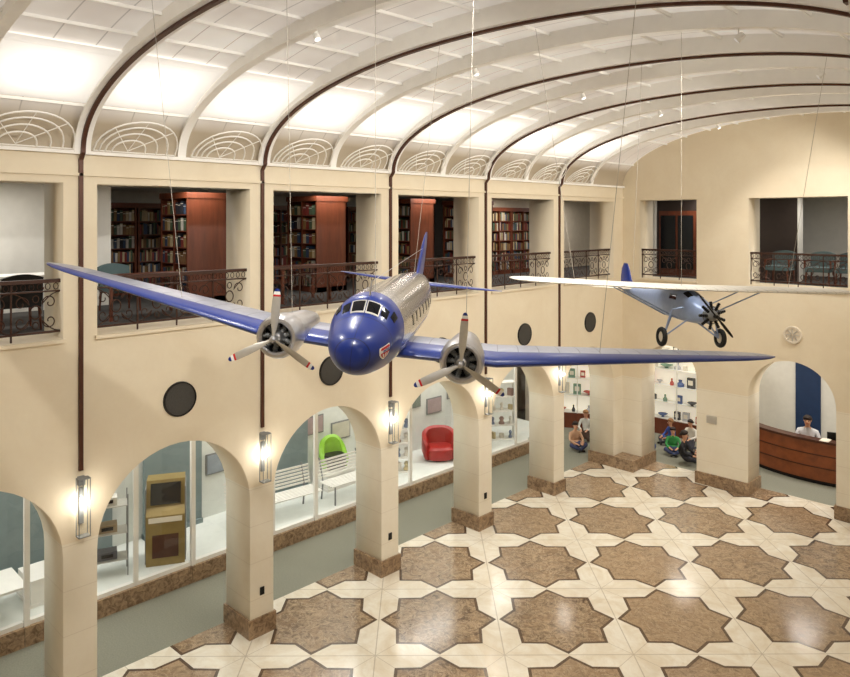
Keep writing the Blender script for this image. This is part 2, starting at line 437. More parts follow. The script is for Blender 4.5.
for a,b_ in BAYS:
    struct(B().box2((-T,a-0.03,SILL-0.001),(0.05,b_+0.03,SILL+0.05)).obj('trim_%d'%k,'wall')); k+=1
for a,b_ in FARUP[:2]:
    struct(B().box2((a*H-0.03,YF-0.05,SILL-0.001),(b_*H+0.03,YF+T,SILL+0.05)).obj('trim_%d'%k,'wall')); k+=1
BH=0.045*H; e=0.035
for i,c in enumerate(PC[1:7]):
    struct(B().box2((-T-e,c-HW-e,0),(e,c+HW+e,BH)).obj('trim_%d'%k,'bmarble')); k+=1
struct(B().box2((-T-e,PC[7]-HW-e,0),(0.085*H+e,YF+T+e,BH)).obj('trim_%d'%k,'bmarble')); k+=1
for a,b_ in ((0.312,0.503),(0.79,1.02)):
    struct(B().box2((a*H-e,YF-e,0),(b_*H+e,YF+T+e,BH)).obj('trim_%d'%k,'bmarble')); k+=1

for i in range(13):
    yc=PC[1]-0.105*H+0.21*H*i-0.21*H
    if yc+0.1*H>YF or yc-0.7<Y0: continue
    b=B(); vs=[]; uvl=[]
    NY=8; NT=8; hw=0.70
    for lay in (0.05,0.02):
        for j in range(NT+1):
            t=0.40+0.42*j/NT
            x1,z1=EA-(EA-lay)*CC(t),TOP+(EB-lay)*SS(t)
            for q in range(NY+1): vs.append((x1,yc-hw+2*hw*q/NY,z1)); uvl.append((q/NY,j/NT))
    fs=[]; o1=(NT+1)*(NY+1)
    for j in range(NT):
        for q in range(NY):
            a=j*(NY+1)+q; fs.append((a,a+1,a+NY+2,a+NY+1)); fs.append((o1+a,o1+a+NY+1,o1+a+NY+2,o1+a+1))
    b.add(vs,fs)
    o=b.obj('light_panel','opal'); uv=o.data.uv_layers.new(name='UVMap')
    for lp in o.data.loops: uv.data[lp.index].uv=uvl[lp.vertex_index]
    tag(o,'bright white luminous panel set in the curved ceiling','ceiling light','luminous panels along the vault')
def fan():
    b=B(); W=0.60; Hh=0.40; PX=0.46
    for q in (1.0,0.82,0.62,0.40):
        b.tube([(0.06+PX*(q*sin(pi*j/16)),-W*0.30*(1-q)+W*q*cos(pi*j/16),Hh*q*sin(pi*j/16)**0.8) for j in range(17)],0.012,5)
    for j in (4,8,12):
        a=pi*j/16
        b.tube([(0.06,-0.12,0.02),(0.06+PX*sin(a),W*cos(a),Hh*sin(a)**0.8)],0.007,4)
    b.tube([(0.06,-W,0.0),(0.06,W,0.0)],0.010,5)
    return b
fo=None
for i in range(12):
    yc=PC[1]-0.105*H+0.21*H*i
    if yc+0.6>YF: break
    if fo is None:
        fo=fan().obj('fan_grille','ribwhite',smooth=True); tag(fo,'white wrought metal fan grille leaning out from the cornice','ornament','fan grilles on the cornice'); o=fo
    else:
        o=fo.copy(); COL.objects.link(o)
    o.location=(0.05,yc,TOP+0.04)

# ------------------------------------------------------------ roundels and sconces
for i in range(5):
    yc=(0.75+0.42*i)*H; 
    r=thing('wall_speaker','round dark perforated speaker grille set in the plaster wall','speaker',(0.0,yc,0.605*H),(0,0,0),1,'round speakers on the wall')
    Mx=Matrix.Rotation(radians(-90),4,'Z')
    B().lathe([(0.26,0.0),(0.26,0.02),(0.0001,0.02)],32,Mx).obj('grille_cloth','speaker',r)
    B().lathe([(0.245,0.0),(0.245,0.03),(0.265,0.03),(0.27,0.0)],32,Mx,cap=False).obj('rim','black',r)
def sconce(y):
    r=thing('wall_sconce','slim clear glass wall sconce with a bright bulb','wall lamp',(0,y,0.43*H),(0,0,0),1,'sconces on the piers')
    b=B(); hh=0.80
    for sx in (0.05,0.16):
        for sy in (-0.075,0.075): b.box((sx,sy,0),(0.010,0.010,hh))
    b.box((0.105,0,hh/2),(0.12,0.16,0.015)); b.box((0.105,0,-hh/2),(0.12,0.16,0.015)); b.box((0.02,0,0.0),(0.04,0.06,0.5)); b.box((0.03,0,hh/2-0.05),(0.06,0.09,0.12))
    b.tube([(0.105,0,hh/2),(0.105,0,0.10)],0.010)
    b.obj('frame','grey',r)
    g=B(); g.box((0.165,0,0),(0.004,0.14,hh-0.03)); g.obj('glass','glass',r)
    B().sphere((0.105,0,0.05),0.042,14,10).obj('bulb','lamp',r,True)
    l=bpy.data.lights.new('sconce_light','POINT'); l.energy=2.5; l.color=(1,0.95,0.87); l.shadow_soft_size=0.05
    lo=bpy.data.objects.new('sconce_light',l); COL.objects.link(lo); lo.location=(0.30,y,0.44*H)
for c in PC[2:7]: sconce(c)
for c in PC[3:6]:
    o=B().box((0.008,c,0.055*H+0.35),(0.016,0.08,0.13)).box((0.018,c,0.055*H+0.35),(0.008,0.03,0.05)).obj('switch_plate','black'); tag(o,'small dark switch plate on the stone pier','switch','plates on the piers')

# ------------------------------------------------------------ railings
def railing(L):
    top=B().box((0,0,0.80),(L,0.06,0.05)); 
    low=B().box((0,0,0.10),(L,0.035,0.03)).box((0,0,0.66),(L,0.03,0.02))
    panels=[]
    n=max(2,int(round(L/0.62))); w=L/n
    for i in range(n):
        cx=-L/2+w*(i+0.5); b=B()
        b.tube([(cx-w/2+0.01,0,0),(cx-w/2+0.01,0,0.80)],0.014,5)
        # long S scrolls meeting at a central ring
        b.tube([(cx+0.07*cos(2*pi*j/14),0,0.38+0.09*sin(2*pi*j/14)) for j in range(14)],0.010,4,closed=True)
        for sx in (-1,1):
            for sz in (-1,1):
                pts=[]
                for j in range(20):
                    a=j/19*4.2*pi/2; rr=0.105*(1-j/24)
                    pts.append((cx+sx*(w/2-0.13)-sx*rr*cos(a)*0.9,0,0.38+sz*(0.125+rr*sin(a))))
                b.tube(pts,0.008,4)
                b.tube([(cx+sx*w*0.5*(1-q/8)+sx*0.0,0,0.38+sz*0.27*(1-(q/8)**2)*cos(q/8*0.6)) for q in range(7)],0.008,4)
        for sz in (0.20,0.56):
            b.tube([(cx+0.04*cos(2*pi*j/8),0,sz+0.05*sin(2*pi*j/8)) for j in range(8)],0.008,4,closed=True)
        for q in range(6): 
            xx=cx-w/2+w*(q+0.5)/6; b.tube([(xx+0.032*cos(2*pi*j/8),0,0.725+0.045*sin(2*pi*j/8)) for j in range(8)],0.006,4,closed=True)
        panels.append(b)
    return top,low,panels
def place_rail(L,loc,rot):
    r=thing('balcony_railing','ornate dark bronze scrollwork railing across the balcony opening','railing',loc,rot,1,'balcony railings')
    t,l,ps=railing(L); t.obj('top_rail','iron',r); l.obj('bottom_rail','iron',r)
    for p in ps: p.obj('scroll_panel','iron',r)
    return r
L=BAYS[0][1]-BAYS[0][0]
r0=None
for a,b_ in BAYS:
    if r0 is None: r0=place_rail(L-0.01,(-0.12,(a+b_)/2,SILL+0.05),(0,0,pi/2))
    else: copy_tree(r0,(-0.12,(a+b_)/2,SILL+0.05))
for a,b_ in FARUP[:2]:
    place_rail((b_-a)*H-0.01,((a+b_)/2*H,YF+0.12,SILL+0.05),(0,0,0))

# ------------------------------------------------------------ library bookcases and books
bookmats=[cmat(c) for c in ((116,40,34),(52,70,96),(186,168,132),(70,88,66),(140,112,68),(36,36,44),(196,190,180),(120,88,56))]
bookmesh=[]
for i,m in enumerate(bookmats):
    w,hh,d=0.05,0.24,0.18
    b=B(); b.box((0,0,hh/2),(w,d,hh)); b.box((0,-d/2-0.002,hh*0.8),(w*1.02,0.004,0.012),mi=1)
    o=b.obj('book',[m,'cream']); bookmesh.append(o.data); bpy.data.objects.remove(o)
FL=SILL-0.02
def bookcase(cx,cy,rot,w,d,hh,cols,mode,nb=9,label='tall cherry wood bookcase filled with books'):
    r=thing('bookcase',label,'bookcase',(cx,cy,FL),(0,0,rot))
    b=B(); b.box((0,d/2-0.02,hh/2),(w,0.04,hh))
    b.box((0,0,hh-0.06),(w+0.04,d+0.04,0.12)); b.box((0,0,0.06),(w,d,0.12))
    for i in range(cols+1):
        x=-w/2+w*i/cols; x=min(max(x,-w/2+0.02),w/2-0.02); b.box((x,0,hh/2),(0.04,d,hh))
    b.obj('carcass','cherry',r)
    ns=6; rows=[]
    for s_ in range(ns):
        z=0.12+(hh-0.24)*s_/ns
        if s_: B().box((0,0,z),(w-0.08,d-0.02,0.025)).obj('shelf','cherry',r)
        rows.append(z+0.013)
    Rz=Matrix.Rotation(rot,3,'Z')
    stuff=B()
    for z in rows:
        for c in range(cols):
            x=-w/2+w*c/cols+0.07; lim=-w/2+w*(c+1)/cols-0.05
            while x<lim:
                if mode=='books' and z>0.8:
                    step=(w/cols)/nb
                    sc=random.uniform(0.8,1.15)
                    o=bpy.data.objects.new('book',random.choice(bookmesh)); COL.objects.link(o)
                    P=Rz@Vector((x,-d/2+0.12,0))
                    o.location=(cx+P.x,cy+P.y,FL+z); o.rotation_euler=(0,0,rot); o.scale=(step/0.05*0.85,1,sc)
                    tag(o,'upright hardcover book on a bookcase shelf','book','books on the library shelves'); BOOKS.append(o)
                    x+=step
                else:
                    ww=random.uniform(0.03,0.06); h2=random.uniform(0.19,0.27)
                    stuff.box((x,-d/2+0.12,z+h2/2),(ww*0.9,0.17,h2),mi=random.randrange(8)); x+=ww
    if stuff.v:
        o=stuff.obj('book_rows',bookmats,None); o.location=(cx,cy,FL); o.rotation_euler=(0,0,rot); tag(o,'rows of hardcover books filling the bookcase shelves','books'); o['kind']='stuff'
    return r
BOOKS=[]
for i,y in enumerate((0.998,1.46,1.90,2.26)):
    bookcase(-0.535*H,(y+0.065)*H,0,0.17*H,0.13*H,0.325*H,2,'books' if i<2 else 'stuff',5,'tall cherry wood book stack with a plain end panel')
for i,y in enumerate((0.93,1.11,1.58,1.76,2.0,2.22)):
    bookcase(-0.86*H,y*H,pi/2,0.175*H,0.35,0.30*H,2,'books' if i in (0,2) else 'stuff',9)
for y in (2.53,2.71): bookcase(-0.55*H,y*H,pi/2,0.175*H,0.35,0.30*H,2,'stuff',9)
def table(loc,rot,w,d,hh,top,legm,label):
    r=thing('table',label,'table',loc,(0,0,rot))
    B().box((0,0,hh-0.02),(w,d,0.04)).obj('table_top',top,r)
    for sx in (-1,1):
        for sy in (-1,1): B().box((sx*(w/2-0.05),sy*(d/2-0.05),(hh-0.04)/2),(0.05,0.05,hh-0.04)).obj('leg',legm,r)
    return r
def armchair(loc,rot,m,label,legm='cherry'):
    r=thing('armchair',label,'chair',loc,(0,0,rot))
    B().box((0,0,0.42),(0.56,0.54,0.12)).obj('seat',m,r)
    b=B(); rings=[]
    for j in range(9):
        a=-1+2*j/8; x=a*0.29; y=0.26-0.05*a*a
        rings.append([Vector((x,y,0.45)),Vector((x,y+0.07,0.45)),Vector((x,y+0.13,0.88-0.06*a*a)),Vector((x,y+0.06,0.88-0.06*a*a))])
    b.loft(rings).obj('backrest',m,r)
    for sx in (-1,1):
        B().box((sx*0.30,0.0,0.64),(0.05,0.50,0.04)).box((sx*0.30,-0.22,0.54),(0.04,0.04,0.18)).obj('armrest',legm,r)
        for sy in (-1,1): B().tube([(sx*0.26,sy*0.23,0.38),(sx*0.28,sy*0.25,0)],[0.025,0.016],6).obj('leg',legm,r)
    return r
table((-0.30*H,0.80*H,FL),pi/2,1.5,0.8,0.74,'cherry','cherry','dark reddish wood reading table in the library')
armchair((-0.44*H,0.80*H,FL),-pi/2+pi,'chairteal','dark upholstered armchair drawn up to a reading table')
table((-0.30*H,1.28*H,FL),pi/2,1.3,0.7,0.74,'cherry','cherry','dark reddish wood reading table in the library')
table((-0.42*H,0.52*H,FL),pi/2,1.4,0.75,0.78,'white','grey','white desk against the pale library wall')
armchair((-0.27*H,0.50*H,FL),-pi/2,'black','black office armchair beside a white desk')
struct(B().box2((-0.62*H,Y0,SILL-0.02),(-0.60*H,0.84*H,1.10*H)).obj('wall_partition','offwhite'))
struct(B().box2((-0.60*H,2.42*H,SILL-0.02),(-0.58*H,YB,1.10*H)).obj('wall_partition.001','warmwall'))
o=B().box2((-0.58*H,2.86*H,FL),(-0.57*H,3.0*H,FL+2.1)).obj('door_2','cherry'); struct(o)
for x in (0.53,0.67,0.77):
    armchair((x*H,2.93*H,FL),0.3*(x-0.6),'chairteal','teal grey upholstered armchair behind the balcony railing')
struct(B().box2((0.28*H,3.05*H,FL),(0.555*H,3.07*H,1.10*H)).obj('wall_screen','dark'))
struct(B().box2((0.555*H,3.05*H,FL),(0.56*H,3.10*H,1.10*H)).obj('wall_screen.002','offwhite'))
struct(B().box2((-0.12*H,3.05*H,FL),(0.28*H,3.07*H,1.10*H)).obj('wall_screen.001','dark'))
o=B().box2((-0.02*H,3.04*H,FL),(0.15*H,3.05*H,1.04*H)).box2((-0.01*H,3.035*H,FL+0.2),(0.058*H,3.04*H,1.02*H),mi=1).box2((0.07*H,3.035*H,FL+0.2),(0.138*H,3.04*H,1.02*H),mi=1).obj('door_3',['cherry','screen']); struct(o)
struct(B().box2((-0.12*H,3.03*H,FL),(-0.035*H,3.05*H,1.10*H)).obj('wall_screen.003','offwhite'))
o=thing('framed_picture','large pale framed picture on the white upper wall','picture',(0.74*H,YB-0.03,0.95*H))
B().box((0,0,0),(1.0,0.03,0.9)).obj('frame','bronze',o); B().box((0,-0.02,0),(0.94,0.01,0.84)).obj('artwork','warmwall',o)
r=thing('exit_sign','small illuminated green exit sign under the library ceiling','sign',(-0.32*H,2.56*H,1.045*H),(0,0,radians(35)))
B().box((0,0,0),(0.46,0.05,0.24)).obj('housing','white',r)
def text(s,size,m,parent,loc,rot,name='lettering',ext=0.003):
    cu=bpy.data.curves.new(name,'FONT'); cu.body=s; cu.size=size; cu.align_x='CENTER'; cu.align_y='CENTER'; cu.extrude=ext
    o=bpy.data.objects.new(name+'t',cu); COL.objects.link(o)
    dg=bpy.context.evaluated_depsgraph_get(); me=bpy.data.meshes.new_from_object(o.evaluated_get(dg)); bpy.data.objects.remove(o)
    me.materials.clear(); me.materials.append(M[m]); ob=bpy.data.objects.new(name,me); COL.objects.link(ob); ob.parent=parent
    if loc is not None: ob.location=loc; ob.rotation_euler=rot
    return ob
text('EXIT',0.19,'green',r,(0,-0.03,0),(pi/2,0,0))
B().tube([(0,0,0.12),(0,0,0.38)],0.01).obj('stem','white',r)

# ------------------------------------------------------------ gallery display cases
XC=-0.355*H; XB=-0.60*H; CT=0.64*H; PL=0.055*H
struct(B().box2((XB,PC[1],0),(XC-0.10,2.75*H,PL)).obj('floor.005','case'))
struct(B().box2((XB-0.05,PC[1],0),(XB,2.75*H,CT)).obj('wall_case','case'))
for i,(a,b_) in enumerate(BAYS):
    a=PC[i+1]; b_=PC[i+2]
    if i==5: b_=a+0.3*H
    r=thing('display_case','glass front of a built-in display case on a marble curb','display case',(0,0,0),(0,0,0),1,'display cases in the gallery')
    B().box2((XC-0.095,a+0.005,0),(XC+0.06,b_-0.005,0.045*H)).obj('marble_curb','bmarble',r)
    g=B(); g.add([(XC,a+0.02,PL),(XC,b_-0.02,PL),(XC,b_-0.02,CT),(XC,a+0.02,CT)],[(0,1,2,3)]); g.obj('glass_pane','glass',r)
    f=B(); f.box2((XC-0.05,a+0.005,0.045*H),(XC+0.02,a+0.09,CT)); f.box2((XC-0.03,(a+b_)/2+0.35,PL),(XC+0.01,(a+b_)/2+0.44,CT)); f.box2((XC-0.095,a+0.005,0.045*H),(XC,b_-0.005,PL+0.005))
    f.obj('frame','white',r)
    l=bpy.data.lights.new('case_light','AREA'); l.shape='RECTANGLE'; l.size=1.0; l.size_y=2.4; l.energy=46; l.color=(1,0.99,0.95)
    lo=bpy.data.objects.new('case_light',l); COL.objects.link(lo); lo.location=((XC+XB)/2,(a+b_)/2,CT-0.03)
struct(B().box2((-0.8*H,Y0,CT),(-T,YB,0.66*H)).obj('ceiling.003','offwhite'))
struct(B().box2((-T,YF+T,CT),(XR,YB,0.66*H)).obj('ceiling.004','offwhite'))
struct(B().box2((XB-0.2,2.86*H,0),(XB,YB,CT)).obj('wall_inner','warmwall'))
for (y,w) in ((1.02,1.3),(1.44,1.1),(1.88,0.6),(0.60,0.9),(0.80,0.5)):
    o=B().box((XB+0.12,y*H,PL+1.35),(0.05,w,2.7)).box((XB+0.12,y*H,PL+0.05),(0.16,w,0.1)).obj('backdrop_board','teal'); tag(o,'tall grey teal backdrop board standing in a case','board')
pcol=((150,160,170),(190,170,140),(120,130,120),(170,150,150),(200,196,180))
for i in range(12):
    y=(1.18+0.125*i)*H
    if any(abs(y/H-q)<0.10 for q in (1.44,1.88)): continue
    r=thing('framed_print','small framed print on the back of a display case','picture',(XB+0.015,y,1.55+0.3*(i%2)),(0,0,pi/2),1,'framed prints in the cases')
    B().box((0,-0.01,0),(0.62,0.03,0.46)).obj('frame','grey',r); B().box((0,-0.03,0),(0.56,0.01,0.40)).obj('print',cmat(pcol[i%5]),r)
r=thing('vintage_console','olive gold vintage ticketing console with a dark screen in a case','console',(-0.43*H,0.925*H,PL),(0,0,radians(62)),0.95)
b=B(); prof=[(-0.34,0),(0.34,0),(0.34,1.62),(-0.14,1.66),(-0.26,1.16),(-0.40,1.02),(-0.40,0.85)]
b.loft([[Vector((x,p[0],p[1])) for p in prof] for x in (-0.37,0.37)]); b.obj('cabinet','khaki',r)
B().box((0,-0.215,1.40),(0.58,0.03,0.42),rot=(radians(-13.5),0,0)).obj('screen','screen',r)
B().box((0,-0.385,0.94),(0.64,0.05,0.10)).obj('keyboard','cream',r)
B().box((0,-0.37,0.45),(0.5,0.03,0.55)).obj('front_panel','bronze',r)
for s_ in (-1,1): B().box((s_*0.38,0,0.8),(0.02,0.66,1.5)).obj('side_trim','grey',r)
def bench(loc,rot,w,label):
    r=thing('slatted_bench',label,'bench',loc,(0,0,rot))
    for i in range(7): B().box((0,-0.25+0.075*i,0.44),(w,0.05,0.025)).obj('seat_slat','white',r)
    for i in range(6): B().box((0,0.27+0.02*i,0.52+0.07*i),(w,0.02,0.045)).obj('back_slat','white',r)
    for s_ in (-1,1):
        B().tube([(s_*w*0.42,-0.25,0),(s_*w*0.42,-0.25,0.42),(s_*w*0.42,0.24,0.42),(s_*w*0.42,0.40,0.95)],0.02,6).tube([(s_*w*0.42,0.24,0.42),(s_*w*0.42,0.3,0)],0.02,6).obj('frame','grey',r)
bench((-0.44*H,1.29*H,PL),radians(84),2.1,'long white slatted bench with a metal frame in a display case')
bench((-0.415*H,1.565*H,PL),radians(88),1.3,'white slatted bench beside a lime green seat')
def extrude_x(b,prof,x0,x1,mi=0):
    b.loft([[Vector((x,p[0],p[1])) for p in prof] for x in (x0,x1)],mi=mi); return b
def plinth(loc,d,label='white rectangular display plinth'):
    o=B().box((0,0,d[2]/2),d).box((0,0,0.03),(d[0]+0.04,d[1]+0.04,0.06)).obj('plinth','white'); o.location=loc; tag(o,label,'plinth'); return o
def tub(loc,rot,m,cush,label,W,D,Hh,s=1.0,slope=0.38):
    r=thing('tub_chair',label,'chair',loc,(0,0,rot),s)
    n=22; rings=[]
    for j in range(n+1):
        ph=radians(-40)+radians(260)*j/n
        c_,s_=cos(ph),sin(ph)
        ce=copysign(abs(c_)**0.75,c_); se=copysign(abs(s_)**0.75,s_)
        top=Hh*((1-slope)+slope*max(0,s_)**0.7) if s_>-0.2 else Hh*((1-slope)-0.5*(-s_-0.2))
        o_=Vector((W/2*ce,D/2*se,0)); i_=Vector(((W/2-0.13)*ce,(D/2-0.13)*se,0))
        rings.append([o_*0.86+Vector((0,0,0.04)),o_*1.0+Vector((0,0,Hh*0.3)),o_*0.98+Vector((0,0,top-0.05)),(o_+i_)/2+Vector((0,0,top)),i_+Vector((0,0,top-0.05)),i_*0.95+Vector((0,0,0.08))])
    B().loft(rings).obj('shell',m,r,True)
    q=[]
    for (k_,z) in ((0.70,0.04),(0.78,0.10),(0.78,Hh*0.40),(0.66,Hh*0.46)):
        q.append([Vector((W/2*k_*copysign(abs(cos(2*pi*j/20))**0.7,cos(2*pi*j/20)),D/2*k_*copysign(abs(sin(2*pi*j/20))**0.7,sin(2*pi*j/20))-0.04,z)) for j in range(20)])
    B().loft(q).obj('seat_cushion',cush,r,True)
    B().lathe([(W*0.30,0),(W*0.30,0.05)],20,Matrix.Rotation(pi/2,4,'X')).obj('base','black',r)
    return r
plinth((-0.535*H,1.60*H,PL),(0.62,0.85,0.42)); tub((-0.535*H,1.60*H,PL+0.42),radians(75),'lime','black','curved lime green shell seat with a black cushion on a plinth',0.74,0.58,0.78,1.0,0.55)
tub((-0.46*H,2.07*H,PL),radians(50),'dred','dred','low rounded red tub seat in a display case',1.0,0.9,0.82,1.0,0.2)
def shelf_unit(loc,rot,w,hh,n,label,cols=((150,120,110),(110,124,150),(222,216,204),(90,90,90),(196,180,140))):
    r=thing('shelf_unit',label,'shelf',loc,(0,0,rot))
    for s_ in (-1,1): B().box((s_*w/2,0,hh/2),(0.03,0.35,hh)).obj('side','white',r)
    for i in range(n+1):
        B().box((0,0,hh*i/n+0.015),(w,0.35,0.03)).obj('shelf','white',r)
    Rz=Matrix.Rotation(rot,3,'Z')
    for i in range(n):
        for q in range(4):
            x=-w/2+w*(q+0.5)/4; P=Rz@Vector((x,-0.03,0)); c=random.choice(cols)
            s=random.uniform(0.6,1.0)
            if random.random()<0.6:
                b=B(); b.lathe([(0.02,0.0),(0.09*s,0.0),(0.09*s,0.04),(0.05*s,0.10),(0.08*s,0.17),(0.04*s,0.22),(0.01,0.22)],12,Matrix.Rotation(pi/2,4,'X'))
            else: b=B().box((0,0,0.12*s),(0.2*s,0.08,0.24*s)).box((0,-0.042,0.12*s),(0.14*s,0.006,0.16*s))
            o=b.obj('travel_souvenir',cmat(c),None,False); o.location=(loc[0]+P.x,loc[1]+P.y,loc[2]+hh*i/n+0.031); tag(o,'small muted souvenir on a white display shelf','ornament','souvenirs on display shelves')
shelf_unit((-0.48*H,1.84*H,PL),radians(60),0.9,1.5,4,'white open shelf unit with small exhibits')
shelf_unit((-0.46*H,2.26*H,PL),radians(55),1.1,1.7,4,'white open shelf unit with small exhibits')
shelf_unit((-0.46*H,2.43*H,PL),radians(55),1.1,1.7,4,'white open shelf unit with small exhibits')
plinth((-0.46*H,0.615*H,PL),(0.7,0.6,0.45),'low white plinth in a display case')
o=thing('display_stand','slim grey metal display stand with shelves','stand',(-0.45*H,0.77*H,PL),(0,0,radians(70)))
for s_ in (-1,1): 
    for q in (-1,1): B().box((s_*0.35,q*0.18,0.75),(0.02,0.02,1.5)).obj('post','grey',o)
for z in (0.3,0.8,1.3):
    B().box((0,0,z),(0.70,0.38,0.015)).obj('shelf','satin',o)
for z,cc in ((0.31,(90,90,96)),(0.81,(150,130,100)),(1.31,(200,196,186))):
    b=B().box((0,0,0.07),(0.34,0.24,0.14)).box((0,-0.13,0.08),(0.2,0.02,0.06),mi=1)
    q=b.obj('boxed_instrument',[cmat(cc),'black']); q.location=(-0.45*H,0.77*H,PL+z); q.rotation_euler=(0,0,radians(70)); tag(q,'small boxed flight instrument on a metal stand','instrument')
o=thing('white_table','white low table in a display case','table',(-0.44*H,0.47*H,PL)); B().box((0,0,0.5),(0.9,1.2,0.04)).obj('table_top','white',o); B().lathe([(0.3,0),(0.28,0.03),(0.04,0.06),(0.04,0.48)],18,Matrix.Rotation(pi/2,4,'X')).obj('pedestal','white',o)

# ------------------------------------------------------------ airliner
def pchip(xs,ys):
    n=len(xs); d=[(ys[i+1]-ys[i])/(xs[i+1]-xs[i]) for i in range(n-1)]
    m=[d[0]]+[0 if d[i-1]*d[i]<=0 else 2*d[i-1]*d[i]/(d[i-1]+d[i]) for i in range(1,n-1)]+[d[-1]]
    def f(x):
        x=min(max(x,xs[0]),xs[-1])
        for i in range(n-1):
            if x<=xs[i+1]: break
        hh=xs[i+1]-xs[i]; t=(x-xs[i])/hh
        return (2*t**3-3*t*t+1)*ys[i]+(t**3-2*t*t+t)*hh*m[i]+(-2*t**3+3*t*t)*ys[i+1]+(t**3-t*t)*hh*m[i+1]
    return f
class Loft:
    def __init__(s,st):
        xs=[a[0] for a in st]; s.w=pchip(xs,[a[1] for a in st]); s.t=pchip(xs,[a[2] for a in st]); s.b=pchip(xs,[a[3] for a in st]); s.c=pchip(xs,[a[4] for a in st]); s.p=pchip(xs,[a[5] if len(a)>5 else 1 for a in st])
    def pt(s,d,th,off=0.0):
        w=s.w(d)+off; c=s.c(d); p=s.p(d)
        x=sin(th); z=cos(th)
        x=copysign(abs(x)**p,x); z=copysign(abs(z)**p,z)
        return Vector((w*x,-d,c+(s.t(d)+off-c)*z if z>0 else c+(c-s.b(d)+off)*z))
    def mesh(s,ds,n=40):
        return B().loft([[s.pt(d,2*pi*j/n) for j in range(n)] for d in ds])
    def patch(s,d0,d1,t0,t1,off=0.012,nd=4,nt=5):
        b=B(); vs=[]; fs=[]
        for k2 in (off,-0.03):
            for i in range(nd+1):
                for j in range(nt+1): vs.append(s.pt(d0+(d1-d0)*i/nd,t0+(t1-t0)*j/nt,k2))
        q=(nd+1)*(nt+1)
        for i in range(nd):
            for j in range(nt):
                a=i*(nt+1)+j; fs.append((a,a+1,a+nt+2,a+nt+1)); fs.append((q+a,q+a+nt+1,q+a+nt+2,q+a+1))
        per=[j for j in range(nt+1)]+[i*(nt+1)+nt for i in range(1,nd+1)]+[nd*(nt+1)+j for j in range(nt-1,-1,-1)]+[i*(nt+1) for i in range(nd-1,0,-1)]
        for i in range(len(per)):
            a=per[i]; c=per[(i+1)%len(per)]; fs.append((a,c,q+c,q+a))
        b.add(vs,fs); return b
def airfoil(n=14,tk=0.14):
    up=[];lo=[]
    for i in range(n+1):
        x=(1-cos(pi*i/n))/2
        y=5*tk*(0.2969*sqrt(x)-0.126*x-0.3516*x*x+0.2843*x**3-0.1036*x**4)
        up.append((x,y*1.15)); lo.append((x,-y*0.85))
    return up+lo[-2:0:-1]
def wing(secs,vertical=False):
    b=B(); rings=[]; uvs=[]
    smin=min(s[0] for s in secs); smax=max(s[0] for s in secs)
    for (sp,le,ch,z,tk) in secs:
        af=airfoil(tk=tk); ring=[]
        for (x,y) in af:
            if vertical: ring.append(Vector((y*ch,-(le+x*ch),sp)))
            else: ring.append(Vector((sp,-(le+x*ch),z+y*ch)))
            uvs.append((x,(sp-smin)/(smax-smin)))
        rings.append(ring)
    b.loft(rings); b.uvl=uvs; return b
def wobj(b,name,m,parent):
    o=b.obj(name,m,parent,True); me=o.data; uv=me.uv_layers.new(name='UVMap')
    for lp in me.loops: uv.data[lp.index].uv=b.uvl[lp.vertex_index]
    return o
def blade(b,ang,R,hub,m0=0,tips=None,wd=0.13):
    rings=[]
    st=[(0.04,0.4),(0.18,0.55),(0.35,0.95),(0.6,1.0),(0.80,0.9),(0.92,0.72),(0.985,0.42),(1.0,0.12)]
    ca,sa=cos(ang),sin(ang)
    fine=[]
    for i in range(len(st)-1):
        for q in range(3):
            t=q/3; fine.append((st[i][0]*(1-t)+st[i+1][0]*t,st[i][1]*(1-t)+st[i+1][1]*t))
    fine.append(st[-1])
    for (r,w) in fine:
        tw=radians(42-28*r); ww=wd*w; tk=0.03*(1.15-r)
        ring=[]
        for j in range(8):
            a=2*pi*j/8; lx=ww*cos(a); ly=tk*sin(a)
            X=lx*cos(tw)-ly*sin(tw); Y=lx*sin(tw)+ly*cos(tw)
            ring.append(Vector((hub[0]+X*ca+r*R*sa,hub[1]+Y,hub[2]-X*sa+r*R*ca)))
        rings.append(ring)
    n=8; o=len(b.v); b.v+=[tuple(p) for r in rings for p in r]
    for i in range(len(rings)-1):
        r=fine[i][0]; mi=m0
        if tips:
            if r>0.94: mi=tips[0]
            elif r>0.87: mi=tips[1]
            elif r>0.80: mi=tips[2]
        for j in range(n): b.f.append((o+i*n+j,o+i*n+(j+1)%n,o+(i+1)*n+(j+1)%n,o+(i+1)*n+j)); b.mi.append(mi)
def engine(b,c,R,n=9,mi=0,cr=0.085):
    for i in range(n):
        a=2*pi*i/n+0.2; dx,dz=sin(a),cos(a)
        pts=[];rr=[]
        for q in range(11):
            r=R*(0.35+0.62*q/10); pts.append((c[0]+dx*r,c[1],c[2]+dz*r)); rr.append(cr*(1.0 if q%2 else 0.72))
        b.tube(pts,rr,8,mi)
DCS=0.26
cam=Vector((1.5*H,0,H))
DC=thing('airliner_model','large silver and royal blue twin propeller model airliner hanging on cables','model airplane',cam+DCS*Vector((-16.09,13.30,-3.588)),(0.0108,-0.115,3.818),DCS)
